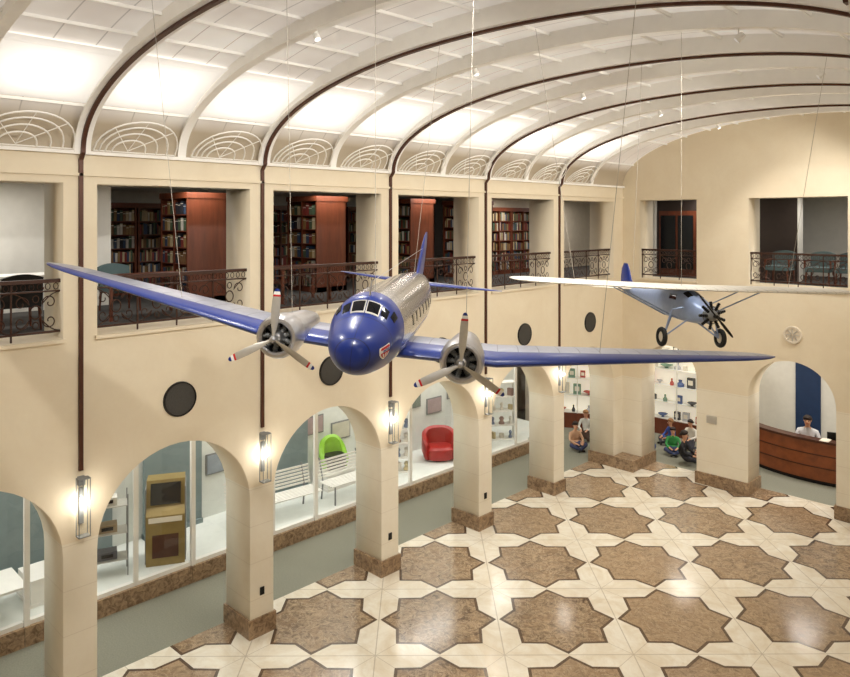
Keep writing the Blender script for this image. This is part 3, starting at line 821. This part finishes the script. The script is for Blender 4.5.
F=Loft([(0.10,0.05,-0.34,-0.46,-0.40),(0.13,0.24,-0.12,-0.66,-0.39),(0.26,0.48,0.08,-0.84,-0.35),(0.60,0.76,0.32,-1.01,-0.27),(1.05,0.93,0.50,-1.11,-0.18),(1.50,1.03,0.70,-1.17,-0.10),(1.80,1.09,1.00,-1.20,-0.04),(2.1,1.15,1.20,-1.23,0.0),(3.0,1.22,1.28,-1.25,0.0),(5,1.25,1.30,-1.25,0.0),(10,1.25,1.30,-1.25,0.0),(12.5,1.15,1.28,-1.08,0.05),(15,0.86,1.16,-0.62,0.25),(17,0.52,0.98,-0.2,0.4),(18.6,0.24,0.82,0.15,0.5),(19.6,0.04,0.62,0.5,0.56)])
ds=[0.10,0.105,0.115,0.13,0.15,0.18,0.22,0.26,0.32,0.38,0.48,0.6,0.75,0.95,1.15,1.35,1.45,1.55,1.65,1.75,1.85,1.95,2.1,2.3,2.7,3.2]+[4+0.8*i for i in range(19)]+[19.0,19.4,19.6]
F.mesh(ds,48).obj('fuselage','fus',DC,True)
for s_ in (1,-1):
    F.patch(1.54,1.90,s_*0.015,s_*0.44,0.014).obj('window_frame','satin',DC,True)
    F.patch(1.58,1.86,s_*0.045,s_*0.40,0.026).obj('windshield','winglass',DC,True)
    F.patch(1.62,1.88,s_*0.48,s_*0.72,0.02).obj('cockpit_window','winglass',DC,True)
    F.patch(1.78,2.06,s_*0.82,s_*1.02,0.02).obj('cockpit_window','winglass',DC,True)
    for i in range(7):
        F.patch(4.6+1.15*i,5.05+1.15*i,s_*1.22,s_*1.50,0.015,2,3).obj('cabin_window','winglass',DC,True)
def shield(side):
    b=B(); d0,th0=0.84,1.60; kw=0.72; kh=0.82
    def strip(rows,cols,off):
        for i in range(len(rows)-1):
            (a,w),(a2,w2)=rows[i],rows[i+1]
            N_=6
            for q in range(N_):
                x0=-1+2*q/N_; x1=-1+2*(q+1)/N_
                pv=[]
                for (tt,ww,xx) in ((a,w,x0),(a,w,x1),(a2,w2,x1),(a2,w2,x0)):
                    pv.append(F.pt(d0-kw*ww*xx,side*(th0-0.24+tt*kh),off))
                col=cols[i]
                if col==9: col=0 if q%2 else 1
                b.add(pv,[(0,1,2,3)],col)
    outl=[(-0.04,0.36),(0.06,0.40),(0.20,0.40),(0.34,0.38),(0.44,0.31),(0.54,0.19),(0.61,0.03)]
    strip(outl,[1]*6,0.02)
    rows=[(0.0,0.30),(0.08,0.33),(0.13,0.33),(0.28,0.33),(0.34,0.32),(0.42,0.26),(0.50,0.16),(0.55,0.03)]
    strip(rows,[0,0,1,0,9,9,9],0.035)
    o=b.obj('nose_crest',['red','white','blue'],DC)
    tm=th0-0.24+0.205*kh
    p=F.pt(d0,side*tm,0.05)
    xa=(F.pt(d0+0.05,side*tm,0.04)-F.pt(d0-0.05,side*tm,0.04)).normalized()
    if side>0: xa=-xa
    ya=(F.pt(d0,side*(tm-0.05),0.04)-F.pt(d0,side*(tm+0.05),0.04)).normalized()
    za=xa.cross(ya).normalized(); ya=za.cross(xa)
    t=text('UNITED',0.12,'blue',DC,None,None,'crest_lettering',0.004)
    mm=Matrix(((xa.x,ya.x,za.x,p.x),(xa.y,ya.y,za.y,p.y),(xa.z,ya.z,za.z,p.z),(0,0,0,1)))
    for v in t.data.vertices: v.co=mm@v.co
    return o
shield(-1)
wobj(wing([(-4.3,4.35,4.3,-0.85,0.125),(-0.6,4.35,4.4,-0.95,0.13),(0.6,4.35,4.4,-0.95,0.13),(4.3,4.35,4.3,-0.85,0.125)]),'wing_centre_section','wing',DC)
for s_ in (1,-1):
    secs=[]
    for t in [0,0.15,0.3,0.45,0.6,0.75,0.88,0.94,0.97,0.99,1.0]:
        sp=4.3+10.4*t; le=4.35+2.95*t; ch=4.3*(1-t)+1.5*t
        if t>0.88:
            q=(t-0.88)/0.12; k3=sqrt(max(0.02,1-q*q)); le=le+ch*(1-k3)*0.45; ch=ch*k3
        secs.append((s_*sp,le,ch,-0.85+1.05*t,0.125-0.035*t))
    wobj(wing(secs),'wing','wing',DC)
    ex=s_*3.12; ez=-0.68
    Mx=Matrix.Translation((ex,0,ez))
    B().lathe([(0.50,-3.0),(0.57,-2.93),(0.66,-2.95),(0.735,-3.15),(0.75,-3.5),(0.74,-3.95),(0.70,-4.1),(0.60,-4.12),(0.58,-3.6),(0.52,-3.2)],32,Mx,cap=False).obj('engine_cowl','silver',DC,True)
    B().lathe([(0.62,-3.9),(0.66,-4.3),(0.64,-5.2),(0.55,-6.4),(0.35,-7.6),(0.10,-8.3)],28,Mx).obj('nacelle','silver',DC,True)
    e_=B(); engine(e_,(ex,-3.25,ez),0.58,9,0,0.10); e_.lathe([(0.02,-2.85),(0.16,-2.9),(0.24,-3.05),(0.26,-3.9)],20,Mx,1); e_.lathe([(0.60,-3.55),(0.60,-3.6)],24,Mx,2)
    e_.obj('radial_engine',['grey','silver','black'],DC,True)
    p=B(); hub=(ex,-2.66,ez)
    p.lathe([(0.01,-2.42),(0.07,-2.44),(0.10,-2.52),(0.13,-2.66),(0.12,-2.86)],16,Mx,0)
    po=p.obj('propeller',['silver'],DC,True)
    for q in range(3):
        bb=B(); blade(bb,2*pi*q/3+0.03,1.68,hub,0,(1,2,3),0.145); bb.obj('blade',['satin','blue','white','red'],po,True)
    wobj(wing([(s_*0.2,16.5,2.0,0.45,0.10),(s_*1.5,16.9,1.75,0.46,0.10),(s_*3.2,17.4,1.2,0.48,0.09),(s_*4.1,17.75,0.75,0.49,0.08),(s_*4.4,18.0,0.4,0.49,0.06)]),'horizontal_stabilizer','wing',DC)
wobj(wing([(0.7,14.6,4.2,0,0.05),(1.1,15.9,3.3,0,0.07),(1.6,16.4,2.85,0,0.09),(2.4,17.0,2.2,0,0.09),(2.9,17.5,1.5,0,0.08),(3.15,18.0,0.7,0,0.06)],True),'tail_fin','blue',DC)
B().tube([(0,-2.2,1.2),(0,-2.25,1.7)],0.03,6).tube([(0,-2.25,1.65),(0,-4.5,1.75),(0,-17.4,2.3)],0.012,4).obj('antenna','silver',DC)

# ------------------------------------------------------------ high-wing monoplane
PS=0.36
P2=thing('monoplane_model','pale grey and silvery blue high-wing model monoplane hanging on cables','model airplane',cam+PS*Vector((-10.14,24.26,-3.26)),(-0.0151,-0.050,4.059),PS)
G=Loft([(0.22,0.22,0.22,-0.24,0,0.95),(0.5,0.32,0.33,-0.33,0,0.85),(1.2,0.42,0.52,-0.42,0,0.7),(1.9,0.44,0.70,-0.44,0,0.65),(3.2,0.42,0.66,-0.42,0,0.65),(4.6,0.32,0.44,-0.30,0,0.7),(6.2,0.19,0.30,-0.14,0.05,0.8),(7.6,0.06,0.24,0.02,0.12,0.9)])
G.mesh([0.22]+[0.3+0.2*i for i in range(37)],32).obj('fuselage','blugrey',P2,True)
for s_ in (1,-1):
    G.patch(1.25,1.6,s_*0.15,s_*0.65,0.015).obj('windshield','winglass',P2,True)
    G.patch(1.9,2.4,s_*1.0,s_*1.3,0.015,3,3).obj('cabin_window','winglass',P2,True)
secs=[]
for t in (-1,-0.985,-0.95,-0.88,-0.6,-0.2,0.2,0.6,0.88,0.95,0.985,1):
    q=max(0,(abs(t)-0.85)/0.15); k3=sqrt(max(0.03,1-q*q)); ch=2.2*k3; secs.append((t*6.6,1.15+(2.2-ch)*0.4,ch,0.74+0.1*abs(t),0.075))
wobj(wing(secs),'wing','fabwing',P2)
for s_ in (1,-1):
    for (a,b_) in (((s_*0.42,-1.7,-0.35),(s_*2.9,-1.7,0.78)),((s_*0.42,-2.7,-0.35),(s_*2.9,-2.7,0.80))):
        B().tube([a,b_],0.025,6).obj('wing_strut','blugrey',P2)
    wx=s_*1.05; w0=Vector((wx,-1.45,-0.98))
    B().tube([(s_*0.36,-1.1,-0.30),w0],0.03,6).tube([(s_*0.36,-2.3,-0.34),w0],0.03,6).tube([(s_*0.80,-1.45,0.0),w0],0.03,6).tube([(s_*0.38,-1.35,0.1),(s_*0.80,-1.45,0.0)],0.03,6).obj('gear_strut','blugrey',P2)
    tm=B()
    tm.tube([(wx+s_*0.07,-1.45+0.26*cos(2*pi*j/24),-0.98+0.26*sin(2*pi*j/24)) for j in range(24)],0.09,8,closed=True); tm.obj('tyre','rubber',P2,True)
    B().lathe([(0.01,-0.07),(0.06,-0.07),(0.20,-0.02),(0.20,0.02),(0.06,0.07),(0.01,0.07)],20,Matrix.Translation((wx+s_*0.07,-1.45,-0.98))@Matrix.Rotation(pi/2,4,'Z')).obj('wheel_hub','cream',P2,True)
    wobj(wing([(s_*0.1,6.4,1.3,0.22,0.08),(s_*1.0,6.5,1.15,0.22,0.08),(s_*1.6,6.8,0.8,0.22,0.07),(s_*1.8,7.1,0.35,0.22,0.06)]),'horizontal_stabilizer','cream',P2)
wobj(wing([(0.2,6.2,1.6,0,0.06),(0.6,6.7,1.15,0,0.08),(1.0,6.95,0.85,0,0.08),(1.25,7.2,0.4,0,0.06)],True),'tail_fin','blue',P2)
e_=B(); engine(e_,(0,-0.12,0),0.50,9,0,0.062); e_.lathe([(0.05,0.06),(0.14,0.02),(0.20,-0.1),(0.24,-0.26)],18,None,1)
e_.tube([(0.30*cos(2*pi*j/24),-0.20,0.30*sin(2*pi*j/24)) for j in range(24)],0.025,5,1,closed=True)
e_.obj('radial_engine',['black','grey'],P2,True)
p=B(); p.lathe([(0.01,0.22),(0.06,0.19),(0.07,0.05)],14,None,0); po=p.obj('propeller','black',P2,True)
for q in range(2):
    bb=B(); blade(bb,pi*q+0.75,0.95,(0,0.13,0),0,None,0.05); bb.obj('blade','black',po,True)

bpy.context.view_layer.update()
def cable(root,lp,dx=0,dy=0):
    a=root.matrix_world@Vector(lp); x=a.x+dx; y=a.y+dy
    o=B().tube([a,(x,y,ceil_z(x)-0.06)],0.0028,5).obj('suspension_cable','wire'); tag(o,'thin steel cable from the vaulted ceiling to a model airplane','cable','suspension cables')
for lp,dx,dy in (((0,-3.2,1.25),0.0,0.0),((0,-14.5,1.15),0.2,0.3),((8,-6.4,-0.4),-0.3,-0.2),((-8,-6.4,-0.4),0.3,0.2),((3.12,-4.6,0.0),-0.1,0),((-3.12,-4.6,0.0),0.1,0)): cable(DC,lp,dx,dy)
for lp,dx,dy in (((4.2,-2.2,0.88),-0.4,-0.3),((-4.2,-2.2,0.88),0.4,0.3),((0,-6.6,0.35),0,0.3),((0.4,-1.6,0.82),0,0)): cable(P2,lp,dx,dy)

# ------------------------------------------------------------ reception
r=thing('reception_desk','curved warm wood reception desk with a dark counter top','desk',(0,0,0))
cx0,cy0=0.62*H,3.35*H
def arcpt(rad,a): return (cx0+rad*sin(a),cy0-rad*cos(a)*0.85)
rings_f=[];rings_t=[];rb=[]
for j in range(25):
    a=-1.0+2.0*j/24
    def ring(r0,r1,z0,z1): 
        p0=arcpt(r0,a); p1=arcpt(r1,a); return [Vector((p0[0],p0[1],z0)),Vector((p1[0],p1[1],z0)),Vector((p1[0],p1[1],z1)),Vector((p0[0],p0[1],z1))]
    rings_f.append(ring(2.98,3.05,0.10,1.12)); rings_t.append(ring(2.80,3.16,1.12,1.18)); rb.append(ring(2.98,3.01,0,0.10))
B().loft(rings_f).obj('desk_front','deskwood',r,True); B().loft(rings_t).obj('counter_top','bronze',r,True); B().loft(rb).obj('kick_plate','black',r,True)
rw=[]
for j in range(25):
    a=-0.95+1.9*j/24; p0=arcpt(2.35,a); p1=arcpt(2.96,a)
    rw.append([Vector((p0[0],p0[1],0.72)),Vector((p1[0],p1[1],0.72)),Vector((p1[0],p1[1],0.76)),Vector((p0[0],p0[1],0.76))])
B().loft(rw).obj('work_surface','deskwood',r,True)
for q in (0.33,0.66):
    rg=[]
    for j in range(25):
        a=-1.0+2.0*j/24; p0=arcpt(3.04,a); p1=arcpt(3.065,a); z=0.1+q*1.0
        rg.append([Vector((p0[0],p0[1],z)),Vector((p1[0],p1[1],z)),Vector((p1[0],p1[1],z+0.025)),Vector((p0[0],p0[1],z+0.025))])
    B().loft(rg).obj('inlay_strip','bronze',r,True)
mx,my=arcpt(2.62,0.22)
r=thing('computer_monitor','dark flat computer monitor on the reception desk','monitor',(mx,my,0.76),(0,0,radians(200)))
B().box((0,0,0.42),(0.52,0.04,0.34)).obj('display','black',r); B().box((0,-0.025,0.42),(0.48,0.01,0.30)).obj('screen','screen',r)
B().box((0,0.02,0.12),(0.05,0.03,0.24)).box((0,0.02,0.01),(0.24,0.16,0.02)).obj('stand','black',r)
mx,my=arcpt(2.98,0.12)
o=B().box((0,0,0.005),(0.22,0.3,0.01)).box((0.005,0.005,0.014),(0.21,0.29,0.008),mi=1).obj('brochure_stack',['white','cream']); o.location=(mx,my,1.18); tag(o,'short stack of white brochures on the counter','papers')
o=B().box2((0.435*H,YB-0.06,0),(0.535*H,YB,2.9)).box2((0.45*H,YB-0.08,1.0),(0.455*H,YB-0.06,1.1)).obj('door_1','dkblue'); struct(o)
for x in (0.62,0.69):
    r=thing('framed_poster','pale framed poster on the reception wall','poster',(x*H,YB-0.03,1.9)); B().box((0,0,0),(0.36,0.03,0.8)).obj('frame','black',r); B().box((0,-0.02,0),(0.32,0.01,0.74)).obj('print','cream',r)
r=thing('wall_medallion','round carved beige stone medallion on the wall','medallion',(0.655*H,YF,0.60*H))
B().lathe([(0.001,-0.03),(0.16,-0.03),(0.17,-0.05),(0.21,-0.05),(0.22,0)],28).obj('disc','warmwall',r,True)
b=B()
for q in range(8): b.box((0.09*cos(q*pi/4),-0.035,0.09*sin(q*pi/4)),(0.12,0.02,0.02),rot=(0,-q*pi/4,0))
b.obj('carved_rays','satin',r)
o=B().box((0.37*H,YF-0.012,1.75),(0.26,0.024,0.20)).box((0.37*H,YF-0.028,1.75),(0.21,0.008,0.15)).obj('wall_plaque','satin'); tag(o,'small grey metal plaque on the stone pier','plaque')

def wallcab(loc,rot,w,hh,n,label):
    r=thing('display_cabinet',label,'display case',loc,(0,0,rot))
    B().box((0,0.2,hh/2),(w,0.05,hh)).obj('glowing_back','lightshelf',r)
    B().box((0,0,0.25),(w,0.45,0.5)).obj('cabinet_base','cherry',r)
    b=B()
    for s_ in (-1,0,1): b.box((s_*w/2,-0.2,hh/2+0.25),(0.04,0.04,hh-0.5))
    b.box((0,-0.2,hh),(w+0.04,0.06,0.06)); b.obj('frame','white',r)
    g=B(); g.add([(-w/2,-0.22,0.5),(w/2,-0.22,0.5),(w/2,-0.22,hh),(-w/2,-0.22,hh)],[(0,1,2,3)]); g.obj('glass','glass',r)
    Rz=Matrix.Rotation(rot,3,'Z')
    for i in range(n):
        z=0.5+(hh-0.5)*i/n; 
        B().box((0,0,z+0.01),(w-0.04,0.36,0.02)).obj('shelf','white',r)
        x=-w/2+0.15
        while x<w/2-0.15:
            s=random.uniform(0.7,1.7); P=Rz@Vector((x,random.uniform(-0.08,0.04),0)); kind=random.random()
            if kind<0.45: bb=B().box((0,0,0.11*s),(0.16*s,0.1,0.22*s)).box((0,-0.055,0.12*s),(0.1*s,0.01,0.1*s),mi=1)
            elif kind<0.75: bb=B().lathe([(0.02,0.0),(0.07*s,0.0),(0.08*s,0.08),(0.03*s,0.15),(0.04*s,0.22)],12,Matrix.Rotation(pi/2,4,'X'))
            else: bb=B().lathe([(0.02,0.0),(0.05*s,0.0),(0.02*s,0.03),(0.09*s,0.07),(0.14*s,0.11),(0.13*s,0.115),(0.01,0.05)],14,Matrix.Rotation(pi/2,4,'X'))
            o=bb.obj('souvenir',[cmat(random.choice(((176,70,60),(80,100,150),(210,180,110),(70,70,74),(226,220,206),(120,150,130),(190,190,196),(226,220,206)))),'cream'],None); o.location=(loc[0]+P.x,loc[1]+P.y,loc[2]+z+0.02); o.rotation_euler=(0,0,rot); tag(o,'small exhibit on a lit display shelf','exhibit','exhibits in the lit cabinet')
            x+=random.uniform(0.28,0.55)
wallcab((0.0*H,3.20*H,0),0,3.4,3.2,5,'brightly lit wall display cabinet with rows of colourful exhibits')
wallcab((-0.42*H,3.0*H,0),radians(30),2.0,2.8,4,'brightly lit display cabinet at the end of the gallery')

# ------------------------------------------------------------ people
def skin_obj(name,joints,edges,mats,assign,parent,lvl=1):
    me=bpy.data.meshes.new(name); me.from_pydata([j[0] for j in joints],edges,[])
    o=bpy.data.objects.new(name,me); COL.objects.link(o)
    md=o.modifiers.new('s','SKIN'); md.use_smooth_shade=True
    sd=o.modifiers.new('d','SUBSURF'); sd.levels=lvl
    for i,j in enumerate(joints):
        v=me.skin_vertices[0].data[i]; v.radius=(j[1],j[2] if len(j)>2 else j[1]); v.use_root=(i==0)
    dg=bpy.context.evaluated_depsgraph_get(); nm=bpy.data.meshes.new_from_object(o.evaluated_get(dg))
    bpy.data.objects.remove(o)
    nm.materials.clear()
    for m in mats: nm.materials.append(M[m] if isinstance(m,str) else m)
    segs=[(Vector(joints[a][0]),Vector(joints[b][0]),assign[k]) for k,(a,b) in enumerate(edges)]
    for p in nm.polygons:
        c=p.center; best=None
        for a,b_,mi in segs:
            ab=b_-a; t=max(0,min(1,(c-a).dot(ab)/max(ab.length_squared,1e-9))); dd=(c-(a+ab*t)).length
            if best is None or dd<best[0]: best=(dd,mi)
        p.material_index=best[1]; p.use_smooth=True
    ob=bpy.data.objects.new(name,nm); COL.objects.link(ob); ob.parent=parent; return ob
def person(loc,rot,pose,shirt,pants,hair,label,s=1.0):
    r=thing('person',label,'person',loc,(0,0,rot),s)
    if pose=='sit_floor':
        pz=0.13; J=[((0,0.05,pz),0.15,0.13),((0,0.07,0.33),0.13,0.10),((0,0.03,0.52),0.15,0.10),((0,0.0,0.62),0.05),((0,-0.02,0.68),0.05),((0,-0.03,0.76),0.085,0.095),((0,-0.03,0.86),0.075,0.085)]
        L=[[((sx*0.30,-0.28,0.22),0.075),((sx*0.02+sx*-0.05,-0.42,0.07),0.05),((sx*-0.12,-0.50,0.05),0.035)] for sx in (1,-1)]
        A=[[((sx*0.17,0.02,0.54),0.06),((sx*0.24,-0.08,0.34),0.045),((sx*0.14,-0.28,0.27),0.035),((sx*0.10,-0.34,0.26),0.03)] for sx in (1,-1)]
    elif pose=='kneel':
        pz=0.30; J=[((0,0.0,pz),0.15,0.13),((0,-0.02,0.50),0.13,0.10),((0,-0.08,0.70),0.15,0.10),((0,-0.11,0.80),0.05),((0,-0.13,0.86),0.05),((0,-0.16,0.94),0.085,0.095),((0,-0.17,1.03),0.075,0.085)]
        L=[[((sx*0.14,-0.34,0.10),0.075),((sx*0.13,0.05,0.07),0.05),((sx*0.13,0.18,0.04),0.035)] for sx in (1,-1)]
        A=[[((sx*0.17,-0.08,0.72),0.06),((sx*0.24,-0.2,0.52),0.045),((sx*0.12,-0.42,0.48),0.035),((sx*0.10,-0.48,0.47),0.03)] for sx in (1,-1)]
    else:
        pz=0.55; J=[((0,0.05,pz),0.16,0.13),((0,0.06,0.78),0.14,0.10),((0,0.02,1.00),0.17,0.11),((0,-0.01,1.11),0.055),((0,-0.03,1.17),0.055),((0,-0.05,1.25),0.085,0.10),((0,-0.06,1.35),0.075,0.09)]
        L=[[((sx*0.13,-0.38,0.54),0.075),((sx*0.13,-0.40,0.12),0.05),((sx*0.13,-0.52,0.05),0.035)] for sx in (1,-1)]
        A=[[((sx*0.20,0.02,1.02),0.065),((sx*0.28,-0.05,0.80),0.048),((sx*0.16,-0.30,0.84),0.036),((sx*0.14,-0.36,0.83),0.03)] for sx in (1,-1)]
    E=[(0,1),(1,2),(2,3),(3,4),(4,5),(5,6)]; AS=[1,1,1,0,0,0]
    for l in L:
        p=0; 
        for q in l:
            J.append(q); E.append((p,len(J)-1)); AS.append(2 if q is not l[-1] else 3); p=len(J)-1
    for a in A:
        p=2
        for qi,q in enumerate(a):
            J.append(q); E.append((p,len(J)-1)); AS.append(1 if qi<3 else 0); p=len(J)-1
        hp=Vector(a[-1][0]); dirv=(hp-Vector(a[-2][0])).normalized(); side=dirv.cross(Vector((0,0,1))).normalized()
        for fi in range(4):
            off=side*(fi-1.5)*0.018
            J.append((tuple(hp+off+dirv*0.045),0.009)); E.append((p,len(J)-1)); AS.append(0); i1=len(J)-1
            J.append((tuple(hp+off*1.1+dirv*(0.08+0.01*(1.5-abs(fi-1.5)))+Vector((0,0,-0.02))),0.008)); E.append((i1,len(J)-1)); AS.append(0)
        sg=1 if hp.x<0 else -1
        J.append((tuple(hp+Vector((sg*0.035,-0.01,0.0))+dirv*0.02),0.010)); E.append((p,len(J)-1)); AS.append(0)
    skin_obj('body',J,E,['skin',shirt,pants,'black'],AS,r,1)
    hd=Vector(J[5][0]); ht=Vector(J[6][0]); c=(hd+ht)/2
    b=B(); rings=[]
    for i in range(7):
        a=i/6*1.75; rr=0.108*max(sin(a),0.05)
        rings.append([c+Vector((rr*cos(2*pi*j/16),0.018+rr*1.12*sin(2*pi*j/16)-(0.0 if i<5 else -0.02),0.02+0.115*cos(a)-(0.03*(i/6)*sin(2*pi*j/16)*-1 if i>3 else 0)*-1)) for j in range(16)])
    b.loft(rings); b.obj('hair',hair,r,True)
    B().sphere(c+Vector((0.032,-0.092,0.0)),0.011,8,6).obj('eye','black',r,True); B().sphere(c+Vector((-0.032,-0.092,0.0)),0.011,8,6).obj('eye','black',r,True)
    B().sphere(c+Vector((0,-0.105,-0.028)),0.014,8,6,sc=(0.8,1,1.3)).obj('nose','skin',r,True)
    B().box(c+Vector((0,-0.094,-0.06)),(0.035,0.008,0.008)).obj('mouth','red',r)
    for sx in (-1,1): B().sphere(c+Vector((sx*0.088,0.0,-0.01)),0.02,8,6,sc=(0.4,0.8,1.3)).obj('ear','skin',r,True)
    return r
def pm(c): return cmat(c,0.8)
person((0.10*H+0.55,2.86*H,0),radians(100),'sit_floor',pm((34,34,38)),pm((40,42,52)),'hair','seated adult in black clothes with dark hair on the floor')
person((0.10*H-0.05,2.94*H,0),radians(30),'sit_floor',pm((60,150,80)),pm((60,70,110)),'hair','seated child in a green shirt on the floor',0.85)
person((0.04*H-0.40,2.89*H,0),radians(70),'sit_floor',pm((186,50,60)),pm((50,60,100)),'hairb','seated child in a red shirt on the floor',0.85)
person((0.10*H+0.2,3.05*H,0),radians(0),'kneel',pm((226,222,214)),pm((70,70,80)),'hair','kneeling child in a white shirt',0.85)
person((0.04*H-0.1,3.06*H,0),radians(-30),'sit_floor',pm((60,90,170)),pm((60,60,70)),'hairb','seated child in a blue shirt on the floor',0.85)
person((-0.06*H,2.98*H,0),radians(40),'kneel',pm((200,120,150)),pm((60,60,90)),'hair','kneeling child in a pink shirt',0.85)
person((0.22*H,2.98*H,0),radians(-20),'sit_floor',pm((190,196,204)),pm((90,80,70)),'hairb','seated child in a pale blue shirt on the floor',0.85)
person((-0.24*H,2.70*H,0),radians(60),'sit_floor',pm((200,160,130)),pm((60,66,100)),'hair','seated child in a peach shirt on the gallery floor',0.9)
person((-0.27*H,2.84*H,0),radians(20),'kneel',pm((206,206,200)),pm((80,60,50)),'hairb','kneeling child in a pale shirt on the gallery floor',0.9)
person((-0.17*H,2.88*H,0),radians(120),'sit_floor',pm((186,60,50)),pm((50,50,60)),'hair','seated child in a red shirt on the gallery floor',0.9)
px,py=arcpt(2.0,-0.16)
person((px,py,0),radians(10),'desk',pm((206,206,210)),pm((50,50,60)),'hair','receptionist in a pale grey shirt seated behind the desk',1.1)
r=thing('office_chair','black swivel chair behind the reception desk','chair',(px,py+0.06,0))
B().box((0,0,0.44),(0.46,0.44,0.07)).obj('seat','black',r); B().box((0,0.26,0.80),(0.42,0.05,0.45)).box((0,0.24,0.52),(0.06,0.04,0.2)).obj('backrest','black',r); B().tube([(0,0,0.05),(0,0,0.42)],0.025).obj('stem','black',r)
b=B()
for q in range(5): b.tube([(0,0,0.08),(0.26*cos(q*2*pi/5),0.26*sin(q*2*pi/5),0.03)],0.02)
b.obj('base','black',r)

# ------------------------------------------------------------ lights
def area(loc,sx,sy,e,col=(1,0.95,0.88),rot=(0,0,0)):
    l=bpy.data.lights.new('room_light','AREA'); l.shape='RECTANGLE'; l.size=sx; l.size_y=sy; l.energy=e; l.color=col
    o=bpy.data.objects.new('room_light',l); COL.objects.link(o); o.location=loc; o.rotation_euler=rot; return o
for y in (0.5,1.0,1.5,2.0,2.5,3.0): area((-0.42*H,y*H,1.095*H),0.6,1.2,34)
for x in (0.2,0.66,1.1): area((x*H,2.95*H,1.095*H),0.6,1.2,36)
for y in (0.4,0.9,1.4,1.9,2.4,2.9): area((-0.22*H,y*H,CT-0.02),0.3,1.5,17)
for x in (0.1,0.6,1.0): area((x*H,3.0*H,CT-0.02),1.0,1.0,80)
area((1.62*H,0.15*H,TOP-0.03),0.8,3.0,40)
def spot(loc,tgt,e,ang=50,col=(1,0.97,0.91)):
    l=bpy.data.lights.new('fill_spot','SPOT'); l.energy=e; l.spot_size=radians(ang); l.spot_blend=0.7; l.color=col; l.shadow_soft_size=0.12
    o=bpy.data.objects.new('fill_spot',l); COL.objects.link(o); o.location=loc; d=Vector(tgt)-Vector(loc); o.rotation_euler=d.to_track_quat('-Z','Y').to_euler()
def fixture(loc,tgt,e,ang):
    zc=ceil_z(loc[0]); L0=Vector((loc[0],loc[1],zc-0.32)); d=(Vector(tgt)-L0).normalized()
    r=thing('added_spotlight','small white cylindrical spotlight added for brightness under the vaulted ceiling','spotlight',L0,(0,0,0),1,'added spotlights under the vault')
    B().tube([(0,0,0.04),(0,0,0.30)],0.008,6).obj('stem','white',r)
    B().tube([-d*0.07,d*0.02],[0.035,0.045],14).obj('housing','white',r)
    B().tube([d*0.02,d*0.025],[0.035,0.035],14).obj('lens','panel',r)
    spot(L0+d*0.05,tgt,e,ang)
for y in (0.33,0.75,1.17,1.59,2.01,2.43):  # spotlight rows added to brighten the walls and floor
    fixture((1.05*H,y*H,0),(0.0,y*H+0.6,0.55*H),430,110)
    fixture((0.50*H,y*H,0),(1.1*H,y*H+0.5,0.0),215,120)
w=bpy.data.worlds.new('World'); SC.world=w; w.use_nodes=True; w.node_tree.nodes['Background'].inputs[0].default_value=(0.9,0.88,0.86,1); w.node_tree.nodes['Background'].inputs[1].default_value=0.2
c=bpy.data.cameras.new('Camera'); c.sensor_width=36; c.lens=719/850*36; c.shift_y=-118.5/850; c.clip_start=0.05
co=bpy.data.objects.new('Camera',c); COL.objects.link(co); co.location=cam; co.rotation_euler=(pi/2,0,radians(44.6)); SC.camera=co
print('books',len(BOOKS))
